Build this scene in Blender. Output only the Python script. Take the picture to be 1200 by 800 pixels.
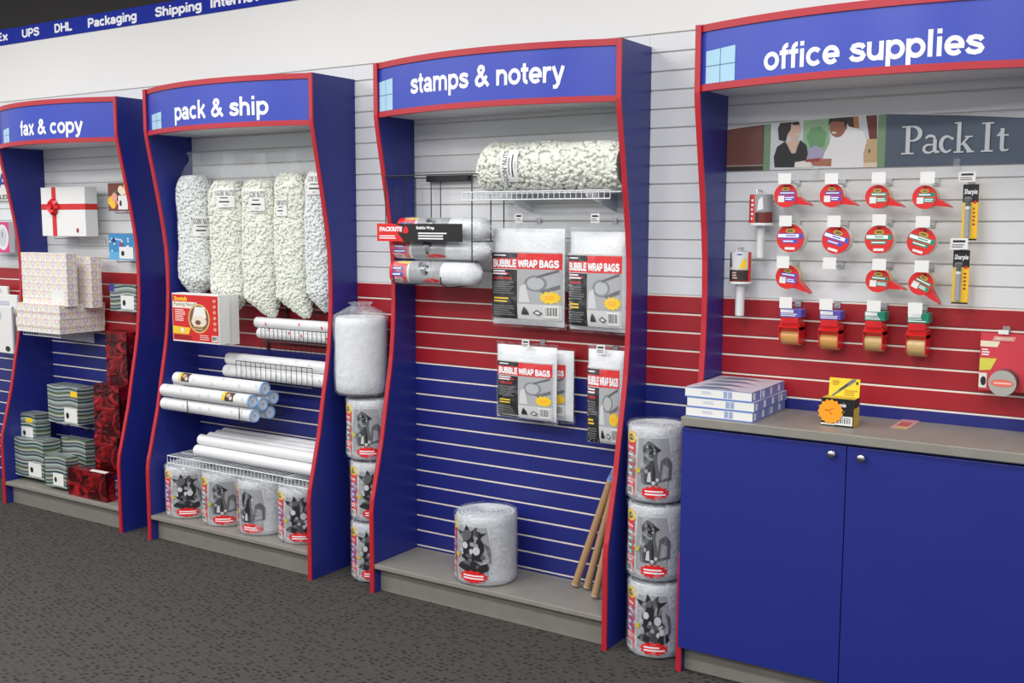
import bpy, bmesh, math, random
from mathutils import Vector, Matrix
from mathutils.geometry import tessellate_polygon

for o in list(bpy.data.objects): bpy.data.objects.remove(o)
SC = bpy.context.scene
COL = SC.collection
random.seed(7)
PI = math.pi

# ------------------------------------------------------------------ camera
FPX = 1241.99
CAM = Vector((0.0, -4.0495, 1.7399))
RX = Vector((0.8376, 0.5462, 0.0026)).normalized()
FW = Vector((-0.5426, 0.8327, -0.1103)); FW = (FW - RX*FW.dot(RX)).normalized()
UP = RX.cross(FW)
cd = bpy.data.cameras.new('camera'); cam = bpy.data.objects.new('camera', cd); COL.objects.link(cam)
cd.sensor_width = 36.0; cd.lens = FPX/1200*36.0; cd.clip_end = 60
mw = Matrix((RX, UP, -FW)).transposed().to_4x4(); mw.translation = CAM
cam.matrix_world = mw
SC.camera = cam

# ------------------------------------------------------------------ world, lamps, exposure
SC.view_settings.view_transform = 'Standard'
SC.view_settings.look = 'None'
SC.view_settings.gamma = 1.0
SC.view_settings.use_curve_mapping = False
SC.view_settings.exposure = 0.08
W = bpy.data.worlds.new('store_world'); SC.world = W; W.use_nodes = True
W.node_tree.nodes['Background'].inputs[0].default_value = (0.93, 0.96, 1.0, 1)
W.node_tree.nodes['Background'].inputs[1].default_value = 0.62
def ceiling_lamp(x, y, e):
    ld = bpy.data.lights.new('fluorescent_lamp', 'AREA'); ld.shape = 'RECTANGLE'; ld.size = 1.2; ld.size_y = 0.6
    ld.energy = e; ld.color = (1.0, 0.985, 0.965)
    lo = bpy.data.objects.new('fluorescent_lamp', ld); COL.objects.link(lo); lo.location = (x, y, 3.55)
for ly, le in ((-1.7, 31), (-3.9, 52), (-6.1, 62)):
    for lx in (-8.2, -5.9, -3.6, -1.3, 1.0):
        ceiling_lamp(lx, ly, le)

# ------------------------------------------------------------------ pixel -> place helpers (1200x800 frame)
def ray(u, v): return FW + RX*((u-600)/FPX) - UP*((v-400)/FPX)
def at(u, v, y):
    d = ray(u, v); return CAM + d*((y-CAM.y)/d.y)
def atz(u, v, z):
    d = ray(u, v); return CAM + d*((z-CAM.z)/d.z)
def pj(P):
    d = Vector(P)-CAM; w = d.dot(FW); return 600+FPX*d.dot(RX)/w, 400-FPX*d.dot(UP)/w
def zat(x, y, v):            # height at which the vertical through (x, y) crosses image row v
    lo, hi = -1.0, 4.5
    for _ in range(40):
        m = (lo+hi)/2
        if pj((x, y, m))[1] > v: lo = m
        else: hi = m
    return lo
def along(P, D, u):          # distance along D from P at which image column u is reached
    D = Vector(D); a = (P-CAM); k = (u-600)/FPX
    n0 = a.dot(RX)-k*a.dot(FW); n1 = D.dot(RX)-k*D.dot(FW)
    return -n0/n1
def rect(u0, v0, u1, v1, y):
    um, vm = (u0+u1)/2, (v0+v1)/2
    return at(u0, vm, y).x, at(u1, vm, y).x, at(um, v1, y).z, at(um, v0, y).z

# ------------------------------------------------------------------ materials
def lin(c):
    c = c/255.0
    return c/12.92 if c <= 0.04045 else ((c+0.055)/1.055)**2.4
def rgb(r, g, b): return (lin(r), lin(g), lin(b), 1)
MATS = {}
def mat(name, c=(200,200,200), rough=0.5, metal=0.0, spec=0.5, var=0.0, vscale=20.0, bump=0.0, bscale=80.0, coat=0.0, trans=0.0):
    if name in MATS: return MATS[name]
    m = bpy.data.materials.new(name); m.use_nodes = True; MATS[name] = m
    nt = m.node_tree; b = nt.nodes['Principled BSDF']
    b.inputs['Base Color'].default_value = rgb(*c); b.inputs['Roughness'].default_value = rough
    b.inputs['Metallic'].default_value = metal; b.inputs['Specular IOR Level'].default_value = spec
    b.inputs['Coat Weight'].default_value = coat
    tc = nt.nodes.new('ShaderNodeTexCoord')
    if var:
        n = nt.nodes.new('ShaderNodeTexNoise'); n.inputs['Scale'].default_value = vscale; n.inputs['Detail'].default_value = 5
        r = nt.nodes.new('ShaderNodeMapRange'); r.inputs[3].default_value = 1-var; r.inputs[4].default_value = 1+var
        mx = nt.nodes.new('ShaderNodeMix'); mx.data_type = 'RGBA'; mx.blend_type = 'MULTIPLY'; mx.inputs[0].default_value = 1
        nt.links.new(tc.outputs['Object'], n.inputs['Vector']); nt.links.new(n.outputs[0], r.inputs[0])
        mx.inputs[6].default_value = rgb(*c); nt.links.new(r.outputs[0], mx.inputs[7]); nt.links.new(mx.outputs[2], b.inputs['Base Color'])
    if bump:
        n2 = nt.nodes.new('ShaderNodeTexNoise'); n2.inputs['Scale'].default_value = bscale; n2.inputs['Detail'].default_value = 4
        bp = nt.nodes.new('ShaderNodeBump'); bp.inputs['Strength'].default_value = bump; bp.inputs['Distance'].default_value = 0.01
        nt.links.new(tc.outputs['Object'], n2.inputs['Vector']); nt.links.new(n2.outputs[0], bp.inputs['Height']); nt.links.new(bp.outputs[0], b.inputs['Normal'])
    return m
def ink(r, g, b, rough=0.45): return mat('print_%d_%d_%d' % (r, g, b), (r, g, b), rough)

def film_mat(name, fac, tint=(235,240,245), bscale=14.0, var=0.25, rough=0.16, bst=0.45):
    m = bpy.data.materials.new(name); m.use_nodes = True; MATS[name] = m
    nt = m.node_tree; b = nt.nodes['Principled BSDF']; out = nt.nodes['Material Output']
    b.inputs['Base Color'].default_value = rgb(*tint); b.inputs['Roughness'].default_value = rough; b.inputs['Specular IOR Level'].default_value = 0.9
    tr = nt.nodes.new('ShaderNodeBsdfTransparent'); ms = nt.nodes.new('ShaderNodeMixShader')
    tc = nt.nodes.new('ShaderNodeTexCoord'); n = nt.nodes.new('ShaderNodeTexNoise'); n.inputs['Scale'].default_value = bscale; n.inputs['Detail'].default_value = 3; n.inputs['Distortion'].default_value = 1.5
    r = nt.nodes.new('ShaderNodeMapRange'); r.inputs[1].default_value = 0.45; r.inputs[2].default_value = 0.75; r.inputs[3].default_value = fac; r.inputs[4].default_value = fac+var
    bp = nt.nodes.new('ShaderNodeBump'); bp.inputs['Strength'].default_value = bst; bp.inputs['Distance'].default_value = 0.012
    L = nt.links.new
    L(tc.outputs['Object'], n.inputs['Vector']); L(n.outputs[0], r.inputs[0]); L(n.outputs[0], bp.inputs['Height']); L(bp.outputs[0], b.inputs['Normal'])
    L(r.outputs[0], ms.inputs[0]); L(tr.outputs[0], ms.inputs[1]); L(b.outputs[0], ms.inputs[2]); L(ms.outputs[0], out.inputs[0])
    return m
def cell_mat(name, c1, c2, scale, bump, rough=0.35):
    m = bpy.data.materials.new(name); m.use_nodes = True; MATS[name] = m
    nt = m.node_tree; b = nt.nodes['Principled BSDF']; L = nt.links.new
    tc = nt.nodes.new('ShaderNodeTexCoord'); v = nt.nodes.new('ShaderNodeTexVoronoi'); v.inputs['Scale'].default_value = scale
    n = nt.nodes.new('ShaderNodeTexNoise'); n.inputs['Scale'].default_value = 14; n.inputs['Detail'].default_value = 3
    r = nt.nodes.new('ShaderNodeMix'); r.data_type = 'RGBA'; r.inputs[6].default_value = rgb(*c1); r.inputs[7].default_value = rgb(*c2)
    bp = nt.nodes.new('ShaderNodeBump'); bp.inputs['Strength'].default_value = bump; bp.inputs['Distance'].default_value = 0.006
    L(tc.outputs['Object'], v.inputs['Vector']); L(tc.outputs['Object'], n.inputs['Vector']); L(n.outputs[0], r.inputs[0]); L(r.outputs[2], b.inputs['Base Color'])
    L(v.outputs['Distance'], bp.inputs['Height']); L(bp.outputs[0], b.inputs['Normal']); b.inputs['Roughness'].default_value = rough
    return m
def carpet_mat():
    m = bpy.data.materials.new('carpet'); m.use_nodes = True; nt = m.node_tree; b = nt.nodes['Principled BSDF']; L = nt.links.new
    tc = nt.nodes.new('ShaderNodeTexCoord'); mp = nt.nodes.new('ShaderNodeMapping'); mp.inputs['Rotation'].default_value = (0, 0, 0.35); mp.inputs['Scale'].default_value = (1.0, 1.35, 1)
    v = nt.nodes.new('ShaderNodeTexVoronoi'); v.inputs['Scale'].default_value = 30; v.inputs['Randomness'].default_value = 0.5
    n = nt.nodes.new('ShaderNodeTexNoise'); n.inputs['Scale'].default_value = 260; n.inputs['Detail'].default_value = 2
    n3 = nt.nodes.new('ShaderNodeTexNoise'); n3.inputs['Scale'].default_value = 60; n3.inputs['Detail'].default_value = 2
    ad = nt.nodes.new('ShaderNodeMath'); ad.operation = 'MULTIPLY_ADD'; ad.inputs[1].default_value = 0.55
    ad2 = nt.nodes.new('ShaderNodeMath'); ad2.operation = 'MULTIPLY_ADD'; ad2.inputs[1].default_value = 0.5
    cr = nt.nodes.new('ShaderNodeValToRGB'); e = cr.color_ramp.elements
    e[0].position = 0.58; e[0].color = rgb(36,35,34); e[1].position = 0.98; e[1].color = rgb(76,73,71)
    bp = nt.nodes.new('ShaderNodeBump'); bp.inputs['Strength'].default_value = 0.7; bp.inputs['Distance'].default_value = 0.006; bp.invert = True
    L(tc.outputs['Object'], mp.inputs[0]); L(mp.outputs[0], v.inputs['Vector']); L(tc.outputs['Object'], n.inputs['Vector']); L(tc.outputs['Object'], n3.inputs['Vector'])
    L(n.outputs[0], ad.inputs[0]); L(v.outputs['Distance'], ad.inputs[2]); L(n3.outputs[0], ad2.inputs[0]); L(ad.outputs[0], ad2.inputs[2]); L(ad2.outputs[0], cr.inputs[0]); L(cr.outputs[0], b.inputs['Base Color'])
    L(ad2.outputs[0], bp.inputs['Height']); L(bp.outputs[0], b.inputs['Normal']); b.inputs['Roughness'].default_value = 0.95; b.inputs['Specular IOR Level'].default_value = 0.1
    return m
def wrap_coords(nt):
    """h runs round the box, v up it (tops use the other axis)"""
    L = nt.links.new
    tc = nt.nodes.new('ShaderNodeTexCoord'); s = nt.nodes.new('ShaderNodeSeparateXYZ'); L(tc.outputs['Object'], s.inputs[0])
    sn = nt.nodes.new('ShaderNodeSeparateXYZ'); L(tc.outputs['Normal'], sn.inputs[0])
    ab = nt.nodes.new('ShaderNodeMath'); ab.operation = 'ABSOLUTE'; L(sn.outputs[2], ab.inputs[0])
    h = nt.nodes.new('ShaderNodeMath'); h.operation = 'ADD'; L(s.outputs[0], h.inputs[0])
    inv = nt.nodes.new('ShaderNodeMath'); inv.operation = 'SUBTRACT'; inv.inputs[0].default_value = 1; L(ab.outputs[0], inv.inputs[1])
    yy = nt.nodes.new('ShaderNodeMath'); yy.operation = 'MULTIPLY'; L(s.outputs[1], yy.inputs[0]); L(inv.outputs[0], yy.inputs[1]); L(yy.outputs[0], h.inputs[1])
    yt = nt.nodes.new('ShaderNodeMath'); yt.operation = 'MULTIPLY_ADD'; L(s.outputs[1], yt.inputs[0]); L(ab.outputs[0], yt.inputs[1]); L(s.outputs[2], yt.inputs[2])
    return h.outputs[0], yt.outputs[0]
def stripe_mat():
    m = bpy.data.materials.new('wavy_stripe_paper'); m.use_nodes = True; nt = m.node_tree; b = nt.nodes['Principled BSDF']; L = nt.links.new
    h, v = wrap_coords(nt)
    def mth(op, a, bb=None, c=None):
        n = nt.nodes.new('ShaderNodeMath'); n.operation = op
        for i, x in enumerate((a, bb, c)):
            if x is None: continue
            if isinstance(x, (int, float)): n.inputs[i].default_value = x
            else: L(x, n.inputs[i])
        return n.outputs[0]
    wv = mth('MULTIPLY', mth('SINE', mth('MULTIPLY', h, 22.0)), 0.007)
    t = mth('FRACT', mth('MULTIPLY', mth('ADD', v, wv), 8.0))
    cr = nt.nodes.new('ShaderNodeValToRGB'); cr.color_ramp.interpolation = 'CONSTANT'; e = cr.color_ramp.elements
    cols = [(0.0,(164,174,172)),(0.10,(23,55,60)),(0.17,(126,138,138)),(0.27,(77,77,82)),(0.34,(172,178,174)),(0.42,(102,126,80)),(0.50,(58,55,62)),(0.55,(142,154,152)),(0.66,(18,70,70)),(0.74,(168,174,173)),(0.83,(92,87,92)),(0.90,(126,144,134))]
    e[0].position = 0; e[0].color = rgb(*cols[0][1]); e[1].position = cols[1][0]; e[1].color = rgb(*cols[1][1])
    for p_, c in cols[2:]:
        x = e.new(p_); x.color = rgb(*c)
    L(t, cr.inputs[0]); L(cr.outputs[0], b.inputs['Base Color']); b.inputs['Roughness'].default_value = 0.35
    MATS['stripe'] = m; return m
def heart_mat():
    m = bpy.data.materials.new('heart_ring_paper'); m.use_nodes = True; nt = m.node_tree; b = nt.nodes['Principled BSDF']; L = nt.links.new
    h, v = wrap_coords(nt)
    cx = nt.nodes.new('ShaderNodeCombineXYZ'); 
    def mth(op, a, bb=None):
        n = nt.nodes.new('ShaderNodeMath'); n.operation = op
        for i, x in enumerate((a, bb)):
            if x is None: continue
            if isinstance(x, (int, float)): n.inputs[i].default_value = x
            else: L(x, n.inputs[i])
        return n.outputs[0]
    H = mth('MULTIPLY', h, 20.0); V = mth('MULTIPLY', v, 23.0)
    fx = mth('SUBTRACT', mth('FRACT', H), 0.5); fy = mth('SUBTRACT', mth('FRACT', V), 0.5)
    yy = mth('SUBTRACT', fy, mth('MULTIPLY', mth('SQRT', mth('ABSOLUTE', fx)), 0.45))
    d = mth('SQRT', mth('ADD', mth('MULTIPLY', fx, fx), mth('MULTIPLY', yy, yy)))
    ring = mth('LESS_THAN', mth('ABSOLUTE', mth('SUBTRACT', d, 0.32)), 0.07)
    par = mth('GREATER_THAN', mth('FRACT', mth('MULTIPLY', mth('ADD', mth('FLOOR', H), mth('FLOOR', V)), 0.5)), 0.25)
    c1 = nt.nodes.new('ShaderNodeMix'); c1.data_type = 'RGBA'; c1.inputs[6].default_value = rgb(216,156,190); c1.inputs[7].default_value = rgb(214,200,124); L(par, c1.inputs[0])
    c2 = nt.nodes.new('ShaderNodeMix'); c2.data_type = 'RGBA'; c2.inputs[6].default_value = rgb(230,228,225); L(ring, c2.inputs[0]); L(c1.outputs[2], c2.inputs[7])
    L(c2.outputs[2], b.inputs['Base Color']); b.inputs['Roughness'].default_value = 0.4
    MATS['heart'] = m; return m
def foil_mat():
    m = bpy.data.materials.new('dark_red_foil'); m.use_nodes = True; nt = m.node_tree; b = nt.nodes['Principled BSDF']; L = nt.links.new
    tc = nt.nodes.new('ShaderNodeTexCoord'); mp = nt.nodes.new('ShaderNodeMapping'); mp.inputs['Rotation'].default_value = (0.4, 0.7, 0.5); mp.inputs['Scale'].default_value = (9, 26, 12)
    n = nt.nodes.new('ShaderNodeTexNoise'); n.inputs['Scale'].default_value = 1.2; n.inputs['Detail'].default_value = 2; n.inputs['Distortion'].default_value = 1.0
    cr = nt.nodes.new('ShaderNodeValToRGB'); e = cr.color_ramp.elements; e[0].position = 0.44; e[0].color = rgb(66,6,12); e[1].position = 0.72; e[1].color = rgb(206,34,44)  # noise ramp paints the foil's bright highlights into its red base colour
    bp = nt.nodes.new('ShaderNodeBump'); bp.inputs['Strength'].default_value = 0.5; bp.inputs['Distance'].default_value = 0.02
    L(tc.outputs['Object'], mp.inputs[0]); L(mp.outputs[0], n.inputs['Vector']); L(n.outputs[0], cr.inputs[0]); L(cr.outputs[0], b.inputs['Base Color'])
    L(n.outputs[0], bp.inputs['Height']); L(bp.outputs[0], b.inputs['Normal']); b.inputs['Roughness'].default_value = 0.25; b.inputs['Metallic'].default_value = 0.35
    MATS['foil'] = m; return m

M_BLUE = mat('blue_laminate', (33,43,128), 0.36, spec=0.5, var=0.05, vscale=3)
M_RED = mat('red_edge_band', (180,32,47), 0.4)
M_SIGN = mat('sign_blue', (50,70,178), 0.34, var=0.03, vscale=2)
M_WSLAT = mat('white_slat', (224,226,228), 0.4, var=0.02, vscale=4)
M_RSLAT = mat('red_slat', (160,24,36), 0.42, var=0.03, vscale=4)
M_BSLAT = mat('blue_slat', (29,37,118), 0.42, var=0.03, vscale=4)
M_GROOVE = mat('groove_grey', (215,213,208), 0.7)
M_INSERT = mat('pale_groove_insert', (236,226,216), 0.45)
M_WALL = mat('white_wall_paint', (236,235,231), 0.7, var=0.015, vscale=2)
M_DARK = mat('black_ceiling_paint', (40,38,36), 0.9)
M_GREY = mat('grey_laminate', (136,133,126), 0.42, var=0.16, vscale=14)
M_DIFF = mat('light_diffuser', (238,240,242), 0.4)
M_CHROME = mat('brushed_nickel', (200,198,192), 0.22, metal=1.0)
M_BLACKW = mat('black_wire', (22,22,24), 0.4)
M_WHITEW = mat('white_wire', (225,228,232), 0.35)
M_STEEL = mat('steel_wire', (190,190,192), 0.3, metal=0.9)
M_PAPER = mat('white_card', (228,228,226), 0.55)
M_TXT = ink(244, 244, 248)
M_BLK = ink(18, 18, 20)
M_PEANUT = mat('packing_peanut', (234,237,225), 0.6, var=0.06, vscale=60)
M_PEANUTW = mat('packing_peanut_white', (228,232,230), 0.6, var=0.05, vscale=60)
M_BUBBLE = cell_mat('bubble_wrap', (168,171,176), (212,215,219), 95, 0.22)
M_BUBBLEW = cell_mat('bubble_sheet_white', (214,217,221), (238,240,243), 70, 0.18)
M_FOAM = mat('white_foam', (222,224,227), 0.5, bump=0.3, bscale=30)
M_FILM = film_mat('clear_film', 0.07, var=0.14)
M_FILMR = film_mat('roll_film', 0.05, var=0.42, bscale=20.0, rough=0.08, bst=1.0)
M_FILMP = film_mat('pouch_film', 0.02, var=0.12, bscale=14.0, rough=0.10, bst=0.6)
M_FILM2 = film_mat('milky_film', 0.16, var=0.26)
M_KRAFT = mat('kraft_cardboard', (168,134,96), 0.75, var=0.08, vscale=25)
M_TUBEW = mat('white_tube', (222,223,225), 0.45, var=0.02, vscale=10)
M_CAPB = mat('pale_blue_cap', (150,186,226), 0.4)
M_TAN = mat('tan_tape', (200,168,112), 0.3, coat=0.3)
M_REDP = mat('red_plastic', (214,30,36), 0.3)
M_STRIPE = stripe_mat(); M_HEART = heart_mat(); M_FOIL = foil_mat(); M_CARPET = carpet_mat()

# ------------------------------------------------------------------ text outlines
TXT = {}
def text2d(s, bold=0.0, shear=0.0):
    key = (s, bold, shear)
    if key not in TXT:
        c = bpy.data.curves.new('t', 'FONT'); c.body = s; c.offset = bold; c.resolution_u = 2; c.shear = shear
        o = bpy.data.objects.new('t', c); COL.objects.link(o)
        dg = bpy.context.evaluated_depsgraph_get()
        me = bpy.data.meshes.new_from_object(o.evaluated_get(dg))
        V = [(v.co.x, v.co.y) for v in me.vertices]; F = [tuple(p.vertices) for p in me.polygons]
        bpy.data.objects.remove(o); bpy.data.curves.remove(c); bpy.data.meshes.remove(me)
        xs = [a for a, b in V]; ys = [b for a, b in V]
        x0, x1, y0, y1 = min(xs), max(xs), min(ys), max(ys)
        TXT[key] = ([((a-x0)/(x1-x0), (b-y0)/(y1-y0)) for a, b in V], F)
    return TXT[key]

# ------------------------------------------------------------------ bold grotesque lettering drawn as strokes
def _arc(cx, cy, rx, ry, a0, a1, n=14):
    return [(cx+rx*math.cos(math.radians(a0+(a1-a0)*i/n)), cy+ry*math.sin(math.radians(a0+(a1-a0)*i/n))) for i in range(n+1)]
_w = 0.135; _h = _w/2
GL = {
 'o': (.56, [_arc(.28,.265,.205,.205,0,360,24)]), 'c': (.54, [_arc(.28,.265,.205,.205,42,318,20)]),
 'e': (.56, [_arc(.28,.265,.205,.205,0,318,20), [(.10,.255),(.545,.255)]]),
 'a': (.55, [_arc(.25,.34,.175,.125,165,0,10)+[(.425,.12),(.47,0)], _arc(.235,.165,.165,.10,0,360,18), [(.30,.30),(.42,.32)]]),
 's': (.52, [[(.455,.375),(.40,.445),(.27,.47),(.14,.44),(.105,.375),(.16,.315),(.28,.275),(.40,.235),(.445,.165),(.40,.09),(.27,.06),(.12,.09),(.06,.165)]]),
 'p': (.58, [[(.095,-.20),(.095,.53)], _arc(.30,.265,.205,.205,0,360,24)]), 'g': (.58, [[(.475,.53),(.475,.0)]+_arc(.275,-.01,.20,.135,0,-150,10), _arc(.275,.28,.20,.19,0,360,24)]),
 'd': (.58, [[(.475,.74),(.475,0)], _arc(.275,.265,.20,.205,0,360,24)]),
 'b': (.58, [[(.095,.74),(.095,0)], _arc(.30,.265,.205,.205,0,360,24)]),
 'h': (.56, [[(.095,0),(.095,.74)], [(.095,.26)]+_arc(.28,.30,.175,.165,170,0,10)+[(.455,0)]]),
 'n': (.56, [[(.095,0),(.095,.53)], [(.095,.26)]+_arc(.28,.30,.175,.165,170,0,10)+[(.455,0)]]),
 'm': (.86, [[(.095,0),(.095,.53)], [(.095,.26)]+_arc(.26,.31,.155,.155,170,0,10)+[(.415,0)], [(.415,.26)]+_arc(.58,.31,.165,.155,170,0,10)+[(.745,0)]]),
 'u': (.56, [[(.455,0),(.455,.53)], [(.095,.53)]+_arc(.27,.23,.175,.165,180,350,10)]),
 'r': (.38, [[(.095,0),(.095,.53)], [(.095,.24)]+_arc(.28,.30,.17,.165,170,80,8)+[(.37,.455)]]),
 'i': (.25, [[(.12,0),(.12,.53)], [(.12,.61),(.12,.74)]]), 'l': (.25, [[(.12,0),(.12,.74)]]),
 'k': (.53, [[(.095,0),(.095,.74)], [(.12,.20),(.44,.53)], [(.24,.30),(.46,0)]]),
 'f': (.33, [[(.155,0),(.155,.55)]+_arc(.285,.55,.13,.125,180,85,8), [(.01,.47),(.32,.47)]]),
 't': (.34, [[(.155,.68),(.155,.16)]+_arc(.265,.16,.11,.10,180,285,8), [(.01,.47),(.32,.47)]]),
 'x': (.52, [[(.07,0),(.45,.53)], [(.45,0),(.07,.53)]]),
 'y': (.52, [[(.065,.53),(.265,.02)], [(.46,.53),(.255,-.05),(.19,-.135),(.06,-.145)]]),
 '&': (.74, [[(.68,.02),(.26,.46),(.205,.565),(.255,.655),(.345,.675),(.435,.635),(.45,.555),(.39,.465),(.17,.325),(.095,.22),(.125,.11),(.25,.055),(.38,.09),(.50,.20),(.59,.36)]]),
 'F': (.60, [[(.10,0),(.10,.74)], [(.10,.672),(.54,.672)], [(.10,.375),(.48,.375)]]), 'E': (.62, [[(.10,0),(.10,.74)], [(.10,.672),(.57,.672)], [(.10,.38),(.53,.38)], [(.10,.068),(.58,.068)]]),
 'U': (.70, [[(.10,.74),(.10,.28)]+_arc(.345,.28,.245,.215,180,360,14)+[(.59,.74)]]), 'L': (.57, [[(.10,0),(.10,.74)], [(.10,.068),(.54,.068)]]),
 'P': (.63, [[(.10,0),(.10,.74)], [(.10,.672),(.36,.672)]+_arc(.36,.50,.17,.172,90,-90,12)+[(.10,.328)]]),
 'D': (.69, [[(.10,0),(.10,.74)], [(.10,.672),(.30,.672)]+_arc(.30,.37,.28,.302,90,-90,14)+[(.10,.068)]]),
 'H': (.70, [[(.10,0),(.10,.74)], [(.60,0),(.60,.74)], [(.10,.38),(.60,.38)]]), 'I': (.25, [[(.12,0),(.12,.74)]]),
 'S': (.65, [[(.57,.53),(.50,.64),(.34,.68),(.17,.645),(.10,.55),(.15,.45),(.32,.395),(.50,.335),(.56,.23),(.51,.12),(.33,.06),(.14,.10),(.06,.22)]]),
 'B': (.68, [[(.10,0),(.10,.74)], [(.10,.672),(.36,.672)]+_arc(.36,.53,.15,.142,90,-90,10)+[(.10,.388)], [(.34,.388)]+_arc(.37,.228,.19,.16,90,-90,10)+[(.10,.068)]]),
 'W': (.96, [[(.06,.74),(.24,.03)], [(.24,.03),(.475,.72)], [(.475,.72),(.70,.03)], [(.70,.03),(.89,.74)]]),
 'R': (.68, [[(.10,0),(.10,.74)], [(.10,.672),(.38,.672)]+_arc(.38,.51,.16,.162,90,-90,12)+[(.10,.348)], [(.36,.35),(.58,0)]]),
 'A': (.70, [[(.06,0),(.345,.72)], [(.63,0),(.345,.72)], [(.18,.22),(.52,.22)]]),
 'G': (.74, [_arc(.365,.37,.275,.305,40,320,18)+[(.60,.14),(.60,.34)], [(.38,.33),(.66,.33)]]),
 'O': (.76, [_arc(.375,.37,.285,.305,0,360,26)]), 'N': (.70, [[(.10,0),(.10,.74)], [(.59,0),(.59,.74)], [(.11,.70),(.58,.04)]]),
 'T': (.60, [[(.30,0),(.30,.74)], [(.03,.672),(.57,.672)]]), "'": (.20, [[(.10,.54),(.10,.74)]]), 'C': (.70, [_arc(.365,.37,.275,.305,45,315,18)]),
 'K': (.68, [[(.10,0),(.10,.74)], [(.14,.28),(.56,.74)], [(.26,.40),(.60,0)]]), ' ': (.28, []), '.': (.26, [[(.12,0),(.12,.13)]]),
}
def stroke2d(s, wt=1.0):
    key = ('stroke', s, wt)
    if key in TXT: return TXT[key]
    V = []; F = []; G = []; gi = -1; x = 0.0; hw = _h*wt
    for ch in s:
        adv, strokes = GL[ch]
        for st in strokes:
            n = len(st); closed = abs(st[0][0]-st[-1][0])+abs(st[0][1]-st[-1][1]) < 1e-6 and n > 3
            base = len(V); gi += 1
            for i, (a, b) in enumerate(st):
                if closed: p = st[i-1] if i else st[-2]; q = st[i+1] if i < n-1 else st[1]
                else: p = st[max(i-1, 0)]; q = st[min(i+1, n-1)]
                d1 = Vector((a-p[0], b-p[1])); d2 = Vector((q[0]-a, q[1]-b))
                if d1.length < 1e-6: d1 = d2.copy()
                if d2.length < 1e-6: d2 = d1.copy()
                d1.normalize(); d2.normalize(); t = d1+d2
                t = t.normalized() if t.length > 1e-6 else d1
                k = hw/max(0.55, t.dot(d1)); nx, ny = -t.y*k, t.x*k
                V += [(x+a+nx, b+ny), (x+a-nx, b-ny)]
            for i in range(n-1): F.append((base+2*i, base+2*i+1, base+2*i+3, base+2*i+2)); G.append(gi)
        x += adv
    xs = [a for a, b in V]; ys = [b for a, b in V]; x0, x1, y0, y1 = min(xs), max(xs), min(ys), max(ys)
    TXT[key] = ([((a-x0)/(x1-x0), (b-y0)/(y1-y0)) for a, b in V], F, G)
    return TXT[key]

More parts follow.
